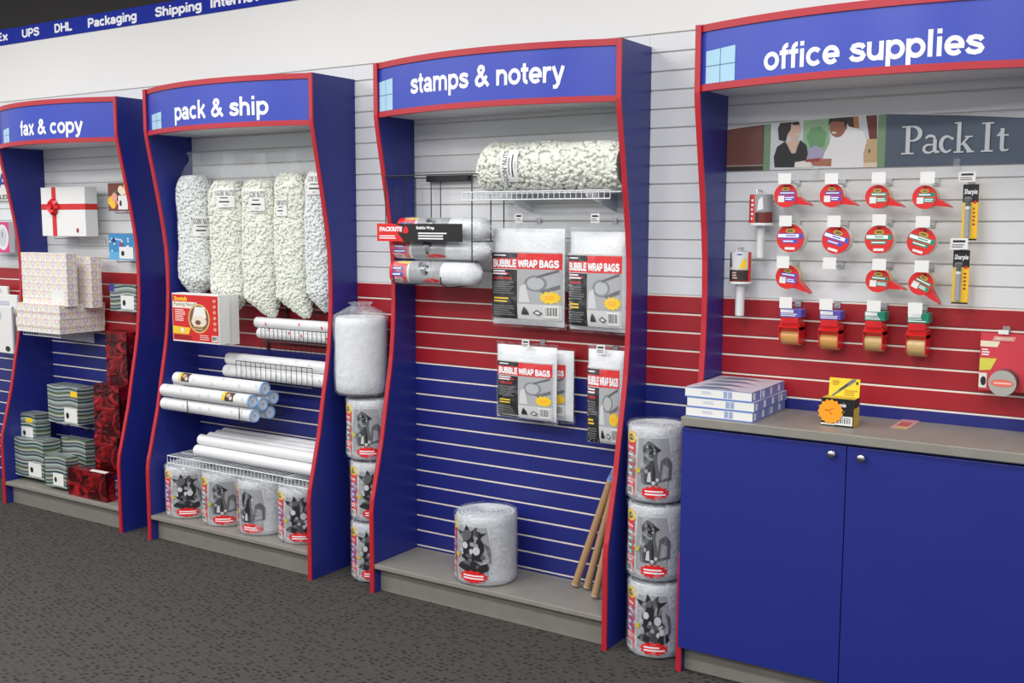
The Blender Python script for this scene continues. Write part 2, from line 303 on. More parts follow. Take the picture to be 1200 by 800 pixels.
# ------------------------------------------------------------------ mesh builder
LOC = {}
class MB:
    def __init__(s): s.v = []; s.f = []; s.mi = []; s.m = []
    def idx(s, m):
        if m not in s.m: s.m.append(m)
        return s.m.index(m)
    def add(s, V, F, m):
        b = len(s.v); i = s.idx(m); s.v += [tuple(x) for x in V]
        for f in F: s.f.append(tuple(b+k for k in f)); s.mi.append(i)
    def poly(s, pts, m): s.add(pts, [tuple(range(len(pts)))], m)
    def box(s, x0, x1, y0, y1, z0, z1, m, c=0.0):
        if x1 < x0: x0, x1 = x1, x0
        if y1 < y0: y0, y1 = y1, y0
        if z1 < z0: z0, z1 = z1, z0
        if c <= 0:
            V = [(x0,y0,z0),(x1,y0,z0),(x1,y1,z0),(x0,y1,z0),(x0,y0,z1),(x1,y0,z1),(x1,y1,z1),(x0,y1,z1)]
            s.add(V, [(3,2,1,0),(4,5,6,7),(0,1,5,4),(1,2,6,5),(2,3,7,6),(3,0,4,7)], m)
        else:
            bm = bmesh.new(); bmesh.ops.create_cube(bm, size=1)
            for v in bm.verts: v.co = Vector(((x0+x1)/2+v.co.x*(x1-x0), (y0+y1)/2+v.co.y*(y1-y0), (z0+z1)/2+v.co.z*(z1-z0)))
            bmesh.ops.bevel(bm, geom=bm.edges[:], offset=c, segments=2, profile=0.5, affect='EDGES')
            bm.verts.index_update(); s.add([v.co[:] for v in bm.verts], [[v.index for v in f.verts] for f in bm.faces], m); bm.free()
    def prism(s, pts, ext, m):           # pts: 3D outline, ext: vector
        n = len(pts); e = Vector(ext); A = [Vector(p) for p in pts]
        s.add(A+[p+e for p in A], [tuple(range(n))[::-1], tuple(range(n, 2*n))]+[(i, (i+1) % n, n+(i+1) % n, n+i) for i in range(n)], m)
    def cyl(s, p0, p1, r0, m, r1=None, n=16, cap=True, mcap=None):
        p0, p1 = Vector(p0), Vector(p1); r1 = r0 if r1 is None else r1
        a = (p1-p0).normalized(); u = a.orthogonal().normalized(); w = a.cross(u)
        ring = [u*math.cos(2*PI*i/n)+w*math.sin(2*PI*i/n) for i in range(n)]
        V = [p0+d*r0 for d in ring]+[p1+d*r1 for d in ring]
        s.add(V, [(i, (i+1) % n, n+(i+1) % n, n+i) for i in range(n)], m)
        if cap:
            s.add(V[:n], [tuple(range(n))[::-1]], mcap or m); s.add(V[n:], [tuple(range(n))], mcap or m)
    def tube(s, pts, r, m, n=6):
        P = [Vector(p) for p in pts]; rings = []
        t0 = (P[1]-P[0]).normalized(); u = t0.orthogonal().normalized()
        for i, p in enumerate(P):
            t = (P[min(i+1, len(P)-1)]-P[max(i-1, 0)]).normalized()
            u = (u-t*u.dot(t)).normalized(); w = t.cross(u)
            rings.append([p+(u*math.cos(2*PI*k/n)+w*math.sin(2*PI*k/n))*r for k in range(n)])
        V = [v for q in rings for v in q]; F = []
        for i in range(len(P)-1):
            for k in range(n): F.append((i*n+k, i*n+(k+1) % n, (i+1)*n+(k+1) % n, (i+1)*n+k))
        F += [tuple(range(n))[::-1], tuple(range((len(P)-1)*n, len(P)*n))]
        s.add(V, F, m)
    def lathe(s, prof, m, n=24, c=(0,0), wob=0.0, seed=0):       # prof [(r,z)] about vertical axis
        rnd = random.Random(seed); V = []; F = []
        for (r, z) in prof:
            for k in range(n):
                rr = r*(1+rnd.uniform(-wob, wob)); a = 2*PI*k/n
                V.append((c[0]+rr*math.cos(a), c[1]+rr*math.sin(a), z+rnd.uniform(-wob, wob)*0.05))
        for i in range(len(prof)-1):
            for k in range(n): F.append((i*n+k, i*n+(k+1) % n, (i+1)*n+(k+1) % n, (i+1)*n+k))
        F += [tuple(range(n))[::-1], tuple(range((len(prof)-1)*n, len(prof)*n))]
        s.add(V, F, m)
    def tri2d(s, pts, tris, mp, m, d, h):
        st = [[pts[k] for k in t] for t in tris]; out = []
        while st:
            t = st.pop()
            if h:
                L = [((t[i][0]-t[(i+1) % 3][0])**2+(t[i][1]-t[(i+1) % 3][1])**2, i) for i in range(3)]
                l, i = max(L)
                if l > h*h:
                    a, b, c = t[i], t[(i+1) % 3], t[(i+2) % 3]; q = ((a[0]+b[0])/2, (a[1]+b[1])/2)
                    st += [[a, q, c], [q, b, c]]; continue
            out.append(t)
        V = []; F = []; ix = {}
        for t in out:
            f = []
            for p in t:
                k = (round(p[0], 6), round(p[1], 6))
                if k not in ix: ix[k] = len(V); V.append(mp(p[0], p[1], d))
                f.append(ix[k])
            if len(set(f)) == 3: F.append(tuple(f))
        s.add(V, F, m)
    def art(s, shapes, mp, h=None, d0=0.0006, dd=0.0003):
        """flat print: shapes in 2D laid on a surface by mp(x, y, lift)"""
        d = d0
        for sh in shapes:
            k = sh[0]
            if k == 'r':
                _, x0, y0, x1, y1, m = sh; P = [(x0,y0),(x1,y0),(x1,y1),(x0,y1)]
                s.tri2d(P, [(0,1,2),(0,2,3)], mp, m, d, h)
            elif k == 'p':
                P = sh[1]; T = tessellate_polygon([[Vector((a, b, 0)) for a, b in P]])
                s.tri2d(P, [tuple(t) for t in T], mp, sh[2], d, h)
            elif k == 'e':
                _, cx, cy, rx, ry, m = sh; n = 20
                P = [(cx+rx*math.cos(2*PI*i/n), cy+ry*math.sin(2*PI*i/n)) for i in range(n)]+[(cx, cy)]
                s.tri2d(P, [(i, (i+1) % n, n) for i in range(n)], mp, m, d, h)
            elif k == 'b':                       # starburst
                _, cx, cy, rx, ry, n, m = sh
                P = [(cx+rx*(1 if i % 2 else .8)*math.cos(PI*i/n), cy+ry*(1 if i % 2 else .74)*math.sin(PI*i/n)) for i in range(2*n)]+[(cx, cy)]
                s.tri2d(P, [(i, (i+1) % (2*n), 2*n) for i in range(2*n)], mp, m, d, h)
            elif k == 't' and len(sh) > 9:
                _, tx, x0, y0, x1, y1, m = sh[:7]; V, F, G = stroke2d(tx, sh[9])
                P = [(x0+a*(x1-x0), y0+b*(y1-y0)) for a, b in V]
                for g in range(max(G)+1):
                    T = []
                    for f, gi in zip(F, G):
                        if gi == g: T += [(f[0], f[1], f[2]), (f[0], f[2], f[3])]
                    s.tri2d(P, T, mp, m, d+0.00006*(g % 7), h)
            elif k == 't':
                _, tx, x0, y0, x1, y1, m = sh[:7]; bold = sh[7] if len(sh) > 7 else 0.02; shear = sh[8] if len(sh) > 8 else 0
                V, F = text2d(tx, bold, shear)
                P = [(x0+a*(x1-x0), y0+b*(y1-y0)) for a, b in V]; T = []
                for f in F:
                    for i in range(1, len(f)-1): T.append((f[0], f[i], f[i+1]))
                s.tri2d(P, T, mp, m, d, h)
            elif k == 'l':                       # rows of unreadably small print
                _, x0, y0, x1, y1, n, m = sh; hh = (y1-y0)/n
                for i in range(n):
                    xe = x1-(x1-x0)*random.uniform(0, .3)
                    s.tri2d([(x0,y0+i*hh+.25*hh),(xe,y0+i*hh+.25*hh),(xe,y0+i*hh+.75*hh),(x0,y0+i*hh+.75*hh)], [(0,1,2),(0,2,3)], mp, m, d, h)
            elif k == 'c':                       # barcode
                _, x0, y0, x1, y1 = sh
                s.tri2d([(x0,y0),(x1,y0),(x1,y1),(x0,y1)], [(0,1,2),(0,2,3)], mp, M_PAPER, d, h)
                n = 11; w = (x1-x0)*.84/n
                for i in range(n):
                    a = x0+(x1-x0)*.08+i*w; b = a+w*random.choice((.35,.55,.7))
                    s.tri2d([(a,y0+(y1-y0)*.2),(b,y0+(y1-y0)*.2),(b,y1-(y1-y0)*.12),(a,y1-(y1-y0)*.12)], [(0,1,2),(0,2,3)], mp, M_BLK, d+dd, h)
            d += dd*0.5
    def mesh(s, name, smooth=None):
        me = bpy.data.meshes.new(name); me.from_pydata(s.v, [], s.f)
        for m in s.m: me.materials.append(m)
        me.polygons.foreach_set('material_index', s.mi)
        if smooth is not None:
            me.polygons.foreach_set('use_smooth', [True]*len(s.f)); me.set_sharp_from_angle(angle=smooth)
        me.update(); return me
    def build(s, name, parent=None, smooth=None, world=True, label=None, kind=None):
        """one mesh object; geometry given in world places is moved into its thing's own frame"""
        loc = LOC.get(parent.name, Vector()) if parent else Vector()
        if world and parent:
            s.v = [(x-loc.x, y-loc.y, z-loc.z) for x, y, z in s.v]
        o = bpy.data.objects.new(name, s.mesh(name, smooth)); COL.objects.link(o); o.parent = parent
        LOC[o.name] = loc
        if label: o['label'] = label
        if kind: o['kind'] = kind
        return o
def tag(o, label=None, cat=None, group=None, kind=None):
    if label: o['label'] = label
    if cat: o['category'] = cat
    if group: o['group'] = group
    if kind: o['kind'] = kind
    return o
def thing(name, label, cat, loc=(0,0,0), group=None, rotz=0.0):
    o = bpy.data.objects.new(name, None); COL.objects.link(o); o.empty_display_size = 0.05
    o.location = loc; o.rotation_euler = (0, 0, rotz); LOC[o.name] = Vector(loc)
    return tag(o, label, cat, group)
def solo(mb, name, label, cat, group=None, smooth=None):
    """a thing that is one mesh, its origin at its own base"""
    xs = [v[0] for v in mb.v]; ys = [v[1] for v in mb.v]; zs = [v[2] for v in mb.v]
    c = Vector(((min(xs)+max(xs))/2, (min(ys)+max(ys))/2, min(zs)))
    mb.v = [(a-c.x, b-c.y, z-c.z) for a, b, z in mb.v]
    o = bpy.data.objects.new(name, mb.mesh(name, smooth)); COL.objects.link(o); o.location = c; LOC[o.name] = c
    return tag(o, label, cat, group)
def copy_thing(root, loc, label, rot=None, group=None):
    r = root.copy(); COL.objects.link(r); r.location = loc; LOC[r.name] = Vector(loc); r['label'] = label
    if rot is not None: r.rotation_euler = rot
    if group: r['group'] = group
    for ch in root.children:
        c = ch.copy(); COL.objects.link(c); c.parent = r
        for g in ch.children:
            d = g.copy(); COL.objects.link(d); d.parent = c
    return r
def front(x0, z0, y):            # flat print facing the shop floor
    return lambda a, b, d: (x0+a, y-d, z0+b)
def struct(mb, name, parent=None, smooth=None):
    o = mb.build(name, parent, smooth)
    if not parent: o['kind'] = 'structure'
    return o

# ================================================================== THE ROOM
P_ = 0.0762; Z0 = 1.4457               # slat pitch, height of the white/red joint
UX = [(-6.180, -5.0245), (-4.794, -3.570), (-3.218, -1.957), (-1.638, -0.36)]
XL, XR = -9.6, 2.6
b = MB(); b.box(XL, XR, -9.5, 0.05, -0.05, 0.0, M_CARPET); struct(b, 'floor')
b = MB(); b.box(XL, XR, -9.5, 0.05, 3.85, 3.95, M_DARK); struct(b, 'ceiling')
b = MB(); b.box(XL, XR, 0.009, 0.12, 0, 2.52, M_GROOVE); WALLB = struct(b, 'wall_back')
WTOP = 2.962
b = MB(); b.box(XL, XR, 0.0, 0.12, Z0+14*P_+0.003, WTOP, M_WALL); b.box(XL, XR, 0.004, 0.12, WTOP, 3.85, M_DARK); struct(b, 'wall_upper')
cuts = [XL]+[(UX[i][1]+0.004) for i in range(3)]+[XR]
cuts = [XL, UX[0][1]-0.01, UX[1][1]-0.01, UX[2][1]-0.01, XR]
for k in range(-19, 14):
    m = M_WSLAT if k >= 0 else (M_RSLAT if k >= -5 else M_BSLAT)
    g_ = 0.0 if k < 0 else 0.0012
    z0, z1 = Z0+k*P_+0.0045-g_, Z0+(k+1)*P_-0.0035+g_
    for i in range(4):
        b = MB(); x0, x1 = cuts[i]+0.0006, cuts[i+1]-0.0006; c = 0.0022
        prof = [(0.0095, z0), (c, z0), (0, z0+c), (0, z1-c), (c, z1), (0.0095, z1)]
        n = 6; V = [(x0, y, z) for y, z in prof]+[(x1, y, z) for y, z in prof]
        b.add(V, [(j, j+1, n+j+1, n+j) for j in range(n-1)]+[tuple(range(n)), tuple(range(n, 2*n))[::-1]], m)
        b.build('slat', WALLB, world=False)
for k in range(-18, 1):
    b = MB(); z = Z0+k*P_
    b.box(XL, XR, 0.0022, 0.009, z-0.0035, z+0.0028, M_INSERT); b.build('groove_insert', WALLB, world=False)

# blue lettering band along the top of the white wall
Yb = -0.006
zb0 = (at(0, 57, 0).z+at(322, 0, 0).z)/2; zb1 = zb0+0.097
t = thing('sign_band', 'long blue band with white courier names along the top of the white wall', 'sign', (-5, 0, zb0))
b = MB(); b.box(XL, XR, Yb, -0.0005, zb0, zb1, mat('band_blue', (34,50,158), 0.8, 0, 0.15)); bd = b.build('band', t)
def bandx(u, v): return at(u, v, Yb).x
for s, u0, u1, vv in (('FedEx', -26, 9.6, 46), ('UPS', 26, 46.5, 43), ('DHL', 64, 84.5, 36), ('Packaging', 103, 160.5, 27), ('Shipping', 181.5, 236.5, 13), ('Internet', 246.7, 303, 3)):
    xa, xb = bandx(u0, vv), bandx(u1, vv)
    b = MB(); lo = -0.016 if ('g' in s or 'p' in s) else 0
    b.art([('t', s, xa, zb0+0.024+lo, xb, zb0+0.078, M_TXT, 0, 0, 1.25)], front(0, 0, Yb)); b.build('lettering', bd)

# ================================================================== DISPLAY UNITS
PROF = [(0.0,.345),(.39,.345),(.45,.337),(.49,.325),(.566,.305),(.72,.265),(.876,.235),(1.03,.203),(1.12,.187),(1.24,.174),(1.36,.167),(1.48,.166),(1.60,.171),(1.71,.185),(1.86,.211),(2.0,.238),(2.12,.262),(2.19,.275),(2.23,.28)]
TP = 0.019; BOW = 0.12
def display_unit(i, H, doff, text, tb, gb, label, deck=True):
    x0, x1 = UX[i]; xc = (x0+x1)/2
    t = thing('display_unit', label, 'display unit', (xc, 0, 0), 'blue display units along the wall')
    prof = [(z, d+doff) for z, d in PROF]+[(H, .28+doff)]
    D = .28+doff
    for xs in (x0, x1-TP):
        b = MB(); pts = [(xs, -0.001, 0)]+[(xs, -d, z) for z, d in prof]+[(xs, -0.001, H)]
        b.prism(pts, (TP, 0, 0), M_BLUE); pn = b.build('side_panel', t)
        b = MB(); n = len(prof); V = []; F = []
        for z, d in prof:
            V += [(xs-0.0015, -d+0.004, z), (xs-0.0015, -d-0.004, z), (xs+TP+0.0015, -d-0.004, z), (xs+TP+0.0015, -d+0.004, z)]
        for j in range(n-1):
            for k in range(4): F.append((4*j+k, 4*j+(k+1) % 4, 4*j+4+(k+1) % 4, 4*j+4+k))
        F += [(0,1,2,3), (4*n-4, 4*n-3, 4*n-2, 4*n-1)]
        b.add(V, F, M_RED); b.build('edge_band', pn)
    xi0, xi1 = x0+TP, x1-TP; N = 28
    def yc(x):
        s = (x-(xi0+xi1)/2)/((xi1-xi0)/2); return -(D-0.012)-BOW*(1-s*s)
    def strip(b, za, zb, out, th, m, tilt=0):
        V = []; F = []
        for k in range(N+1):
            x = xi0+(xi1-xi0)*k/N; y = yc(x)-out
            V += [(x, y, za), (x, y, zb), (x, y+th, zb), (x, y+th, za)]
        for k in range(N):
            for j in range(4): F.append((4*k+j, 4*k+(j+1) % 4, 4*k+4+(j+1) % 4, 4*k+4+j))
        F += [(0,1,2,3), (4*N, 4*N+3, 4*N+2, 4*N+1)]
        b.add(V, F, m)
    zb = 2.213+(H-2.455)
    b = MB(); strip(b, zb+0.018, H-0.015, 0.0, 0.010, M_SIGN); hd = b.build('header_sign', t, smooth=0.5)
    b = MB(); strip(b, zb, zb+0.024, 0.007, 0.022, M_RED); b.build('header_trim', t, smooth=0.5)
    b = MB(); strip(b, H-0.026, H, 0.007, 0.022, M_RED); b.build('header_trim', t, smooth=0.5)
    # underside: blue front board, then pale light diffuser set back to the wall
    b = MB(); V = []; F = []
    for k in range(N+1):
        x = xi0+(xi1-xi0)*k/N; V += [(x, yc(x)+0.015, zb+0.006), (x, yc(x)+0.04, zb+0.006), (x, yc(x)+0.04, zb+0.022), (x, yc(x)+0.015, zb+0.022)]
    for k in range(N):
        for j in range(4): F.append((4*k+j, 4*k+(j+1) % 4, 4*k+4+(j+1) % 4, 4*k+4+j))
    b.add(V, F, M_BLUE); b.build('soffit_board', t)
    b = MB(); V = []; F = []
    for k in range(N+1):
        x = xi0+(xi1-xi0)*k/N; V += [(x, yc(x)+0.038, zb+0.010), (x, -0.010, zb+0.010), (x, -0.010, zb+0.016), (x, yc(x)+0.038, zb+0.016)]
    for k in range(N):
        for j in range(4): F.append((4*k+j, 4*k+(j+1) % 4, 4*k+4+(j+1) % 4, 4*k+4+j))
    b.add(V, F, M_DIFF); b.build('light_diffuser', t)
    b = MB(); V = []; F = []
    for k in range(N+1):
        x = xi0+(xi1-xi0)*k/N; V += [(x, yc(x)+0.012, H-0.012), (x, -0.001, H-0.012), (x, -0.001, H-0.002), (x, yc(x)+0.012, H-0.002)]
    for k in range(N):
        for j in range(4): F.append((4*k+j, 4*k+(j+1) % 4, 4*k+4+(j+1) % 4, 4*k+4+j))
    b.add(V, F, M_BLUE); b.build('top_board', t)
    def xz(u, v):
        y = -D
        for _ in range(12): p = at(u, v, y); y = yc(min(max(p.x, xi0), xi1))
        return p.x, p.z
    mp = lambda a, c, d: (a, yc(a)-d, c)
    (ul, ur, (ut, vt), (ub, vb)) = tb
    xl = xz(ul, (vt+vb)/2)[0]; xr = xz(ur, (vt+vb)/2)[0]; zt = xz(ut, vt)[1]; zl = xz(ub, vb)[1]
    b = MB(); b.art([('t', text, xl, zl, xr, zt, M_TXT, 0, 0, 1.0)], mp, h=0.06, d0=0.0012); b.build('lettering', hd)
    gu0, gu1, gv0, gv1 = gb
    ga, gz1 = xz(gu0, gv0); gc, gz0 = xz(gu1, gv1); gz0 = zb+0.026; ga = max(ga, xi0+0.004)
    b = MB(); pale = ink(168, 208, 232); line = ink(70, 110, 150)
    gm = (ga+gc)/2; zm = (gz0+gz1)/2
    b.art([('p', [(ga,gz0),(gc,gz0),(gc,gz1),(ga,gz1-.008)], pale), ('r', gm-.0016, gz0, gm+.0016, gz1-.004, line), ('r', ga, zm-.0016, gc, zm+.0016, line)], mp, h=0.05, d0=0.0012); b.build('parcel_graphic', hd)
    if deck:
        yd = -(.345+doff)+0.006
        b = MB(); b.box(xi0, xi1, yd-0.004, -0.002, 0.118, 0.140, M_GREY, 0.003); b.build('deck', t)
        b = MB(); b.box(xi0, xi1, yd+0.045, yd+0.065, 0.0, 0.118, M_GREY); b.build('kick_board', t)
    return t
display_unit(0, 2.425, 0.02, 'fax & copy', (24, 97.6, (27, 141), (82, 161)), (4, 12, 151, 178), 'blue display unit with red edges and a sign reading fax & copy')
display_unit(1, 2.445, 0.02, 'pack & ship', (204.8, 315, (289, 112.5), (207, 147)), (178, 190, 133, 161), 'blue display unit with red edges and a sign reading pack & ship')
display_unit(2, 2.462, -0.012, 'stamps & notery', (481, 662, (566, 75.5), (655, 104)), (441, 460.5, 95, 135), 'blue display unit with red edges and a sign reading stamps & notery')
display_unit(3, 2.475, 0.005, 'office supplies', (895.7, 1154, (1093, 34), (1045, 78)), (828, 860.5, 58, 108), 'blue display unit with red edges and a sign reading office supplies', deck=False)

# ================================================================== BASE CABINET AND WORKTOP
ZW = 1.020; YW = -0.400; YD = -0.385
cx0, cx1 = UX[3][0]+TP+0.001, UX[3][1]-TP-0.001
xs = at(991, 560, YD).x
t = thing('base_cabinet', 'wide blue two-door base cabinet under the office supplies sign', 'cabinet', ((cx0+cx1)/2, 0, 0))
b = MB(); b.box(cx0, cx1, YD+0.022, -0.003, 0.11, ZW-0.042, M_BLUE); b.build('body', t)
b = MB(); b.box(cx0, cx1, YD+0.07, YD+0.09, 0.0, 0.11, M_GREY); b.build('kick_board', t)
for (a, c, ku, kv) in ((cx0, xs-0.0015, 974.5, 532), (xs+0.0015, cx1, 1009, 537)):
    b = MB(); b.box(a, c, YD, YD+0.02, 0.112, ZW-0.045, M_BLUE, 0.0012); dr = b.build('door', t)
    p = at(ku, kv, YD-0.02); b = MB()
    b.cyl((p.x, YD, p.z), (p.x, YD-0.016, p.z), 0.006, M_CHROME, n=12)
    prof = [(0.007,.014),(.0135,.017),(.0155,.022),(.0135,.027),(.008,.030),(.002,.031)]
    n = 16; V = []; F = []
    for r_, d_ in prof:
        for k in range(n): V.append((p.x+r_*math.cos(2*PI*k/n), YD-d_, p.z+r_*math.sin(2*PI*k/n)))
    for i in range(len(prof)-1):
        for k in range(n): F.append((i*n+k, i*n+(k+1) % n, (i+1)*n+(k+1) % n, (i+1)*n+k))
    b.add(V, F, M_CHROME); b.build('knob', dr, smooth=0.9)
b = MB(); b.box(cx0, cx1, YW, -0.002, ZW-0.034, ZW, M_GREY, 0.003)
solo(b, 'worktop', 'grey speckled worktop on the blue base cabinet', 'worktop')

# ================================================================== SHARED BUILDERS
def boxpx(ul, um, ur, vbot, vtop, y, rot=0.0):
    """front-right bottom corner at (um, vbot); width, depth and height taken from image columns and rows"""
    Mc = at(um, vbot, y); z1 = zat(Mc.x, y, vtop)
    dl = Vector((-math.cos(rot), -math.sin(rot), 0)); dr_ = Vector((-math.sin(rot), math.cos(rot), 0))
    return Mc, along(Mc, dl, ul), along(Mc, dr_, ur), z1-Mc.z, rot
def placed_box(mb, w, d, h, m, c=0.002):
    mb.box(-w, 0, 0, d, 0, h, m, c)
def hook(u, v0, v1, w, y, zarm=None, name='peg_hook', label='', lines=True, group=None, big=True):
    """steel peg hook from the slats with a price tag at its tip"""
    p = at(u, (v0+v1)/2, y); z0 = at(u, v1, y).z; z1 = at(u, v0, y).z; hw = w/2
    zc = z0+0.006
    t = thing(name, label, 'peg hook', (p.x, 0, zc), group)
    b = MB(); b.tube([(p.x, -0.004, zc), (p.x, y+0.004, zc), (p.x, y+0.001, zc+0.008)], 0.0024, M_STEEL); b.build('hook_arm', t, smooth=0.8)
    b = MB(); b.box(p.x-.012, p.x+.012, -0.006, -0.0005, zc-.010, zc+.016, M_STEEL); b.build('backplate', t)
    b = MB(); b.box(p.x-hw, p.x+hw, y-.001, y, z0, z1, M_PAPER); tg = b.build('price_tag', t)
    if lines:
        b = MB(); hh = z1-z0
        b.art([('r', -hw*.7, hh*.62, hw*.7, hh*.82, M_BLK), ('l', -hw*.8, hh*.12, hw*.75, hh*.5, 2, ink(120,120,124))], front(p.x, z0, y-.001)); b.build('tag_print', tg)
    return p.x, zc
def wire_shelf(x0, x1, yf, z, lip, label, brackets=()):
    t = thing('wire_shelf', label, 'shelf', ((x0+x1)/2, 0, z))
    b = MB(); r = 0.0022
    for yy, zz in ((yf, z), (yf, z-lip), (yf+.10, z-.004), (-.03, z-.004)): b.tube([(x0, yy, zz), (x1, yy, zz)], r*1.25, M_WHITEW, 5)
    n = int((x1-x0)/0.0254)
    for i in range(n+1):
        x = x0+(x1-x0)*i/n; b.tube([(x, -.006, z), (x, yf, z), (x, yf-.001, z-lip)], r*.8, M_WHITEW, 4)
    b.build('wire_grid', t, kind='stuff')
    for xb in brackets:
        b = MB(); b.prism([(xb, -.003, z-.008), (xb, yf+.02, z-.008), (xb, yf+.02, z-.022), (xb, -.003, z-.085)], (.004, 0, 0), M_WHITEW); b.build('bracket', t)
    return t

# figure-like dark product picture used on the bubble-wrap prints
def blob(cx, cy, s, seed, n=15):
    r = random.Random(seed)
    return [(cx+s*(.55+.6*r.random())*math.cos(2*PI*i/n), cy+s*1.25*(.55+.6*r.random())*math.sin(2*PI*i/n)) for i in range(n)]
I_GREY = ink(150,152,156); I_LG = ink(196,198,202); I_DK = ink(38,38,42); I_MD = ink(92,94,98); I_RED = ink(220,34,36); I_PUR = ink(92,74,168); I_TEAL = ink(52,150,138); I_YEL = ink(240,200,40); I_ORG = ink(255,160,30); I_NAVY = ink(52,60,150); I_GRN = ink(24,140,110)
def roll_art(kind, seed):
    c2 = I_PUR if kind == 'purple' else I_TEAL
    S = [('r', -.156, .022, -.096, .272, I_RED), ('r', -.088, .035, .060, .268, I_LG), ('p', [(-.084,.04),(.054,.036),(.057,.2),(.045,.264),(-.076,.262),(-.086,.15)], I_GREY)]
    S += [('e', -.122, .258, .036, .024, I_YEL), ('e', -.124, .255, .020, .013, ink(70,96,60)), ('t', 'wrap', -.140, .250, -.108, .260, I_YEL, .02)]
    S += [('r', -.150, .205, -.100, .225, I_RED), ('t', 'Bubble', -.146, .208, -.104, .221, M_TXT, .02)]
    for i in range(4): S += [('r', -.146, .098+i*.026, -.104, .118+i*.026, c2), ('l', -.142, .101+i*.026, -.108, .115+i*.026, 1, M_TXT)]
    S += [('l', -.146, .068, -.106, .09, 2, M_TXT), ('c', -.148, .024, -.104, .058)]
    rn = random.Random(seed*13+1); n0 = len(S)
    if kind == 'purple':           # spiky dark ornament with rounded body, coiled tail and pale highlights
        S += [('p', [(-.074,.226),(-.040,.222),(-.030,.250),(-.016,.226),(.006,.246),(.004,.220),(.036,.226),(.012,.205),(-.05,.202)], I_DK)]
        S += [('p', blob(-.028+.03*i, .205-.034*j, .021, seed*7+i+3*j, 11), I_DK if (i+j) % 3 else I_MD) for j in range(4) for i in range(2)]
        S += [('p', blob(-.014, .160, .044, seed, 17), I_DK), ('p', [(-.068,.092),(.01,.075),(.044,.092),(.040,.118),(.0,.102),(-.05,.112)], I_DK), ('p', [(.028,.19),(.046,.17),(.048,.12),(.038,.10),(.04,.14)], I_MD)]
        for i in range(9):
            S.append(('p', blob(rn.uniform(-.05,.024), rn.uniform(.095,.212), rn.uniform(.004,.009), seed+50+i, 8), (I_LG, I_MD, I_GREY)[i % 3]))
        S += [('e', -.034, .176, .010, .012, I_LG), ('e', .004, .160, .011, .015, I_LG), ('e', -.020, .140, .012, .006, I_MD)]
    else:                          # tall wrapped figurine with folds
        S += [('p', [(-.052,.092),(.002,.088),(.006,.13),(-.002,.17),(.0,.2),(-.010,.226),(-.030,.236),(-.050,.214),(-.046,.17),(-.056,.13)], I_MD), ('p', [(-.046,.095),(-.008,.092),(-.006,.13),(-.012,.17),(-.010,.2),(-.022,.222),(-.036,.222),(-.046,.2),(-.038,.16)], I_DK), ('p', [(-.012,.224),(.012,.206),(-.004,.196)], I_DK), ('p', [(-.034,.10),(-.020,.10),(-.022,.135),(-.030,.13)], I_LG), ('p', [(.004,.10),(.046,.108),(.048,.165),(.030,.186),(.010,.172)], I_MD), ('p', [(.012,.11),(.036,.116),(.036,.15),(.018,.16)], I_GREY), ('e', -.03, .175, .006, .018, I_MD)]
        for i in range(7): S.append(('p', blob(rn.uniform(-.045,.03), rn.uniform(.095,.21), rn.uniform(.003,.007), seed+80+i, 8), (I_LG, I_MD, I_GREY)[i % 3]))
    k = 1.22; F = []
    for sh in S[n0:]:
        if sh[0] == 'p': F.append(('p', [(-.014+(a+.014)*k, .158+(c-.158)*k) for a, c in sh[1]], sh[2]))
        else: F.append(('e', -.014+(sh[1]+.014)*k, .158+(sh[2]-.158)*k, sh[3]*k, sh[4]*k, sh[5]))
    S = S[:n0]+F
    S += [('e', -.077, .13, .011, .011, ink(190,180,60)), ('b', -.006, .045, .060, .030, 13, I_RED), ('l', -.045, .032, .040, .056, 2, M_TXT)]
    return S
ROLLS = {}
def roll_meshes(kind, seed):
    key = (kind, seed)
    if key in ROLLS: return ROLLS[key]
    R, H = .116, .302
    a = MB(); prof = [(R*.9, .0), (R*.985, .008), (R, .03), (R*.99, .15), (R, H-.03), (R*.975, H-.008), (R*.93, H)]
    for j in range(6): prof += [(R*(.88-.13*j), H-.001), (R*(.84-.13*j), H-.005)]
    a.lathe(prof, M_BUBBLE, 36)
    f = MB(); f.lathe([(R*.96,-.0), (R*1.05,.012), (R*1.035,.06), (R*1.03,.16), (R*1.035,H-.04), (R*1.05,H-.005), (R*.97,H+.009), (R*.55,H+.012), (R*.2,H+.010)], M_FILMR, 40, wob=.032, seed=seed)
    p = MB(); Rm = R*1.012
    mp = lambda x, y, d: ((Rm+d)*math.cos(-PI/2+x/Rm), (Rm+d)*math.sin(-PI/2+x/Rm), y)
    p.art(roll_art(kind, seed), mp, h=.008, d0=.0005, dd=.0002)
    ROLLS[key] = (a.mesh('bubble_roll', 0.9), f.mesh('film_bag', 1.2), p.mesh('printed_label'))
    return ROLLS[key]
def bubble_roll(loc, rotz, kind, seed, label, group, tilt=(0, 0), sz=1.0, sx=1.0):
    t = thing('bubble_wrap_roll', label, 'bubble wrap', loc, group, rotz); t.rotation_euler = (tilt[0], tilt[1], rotz); t.scale = (sx, sx, sz)
    for me, nm in zip(roll_meshes(kind, seed), ('bubble_roll', 'film_bag', 'printed_label')):
        o = bpy.data.objects.new(nm, me); COL.objects.link(o); o.parent = t
    return t

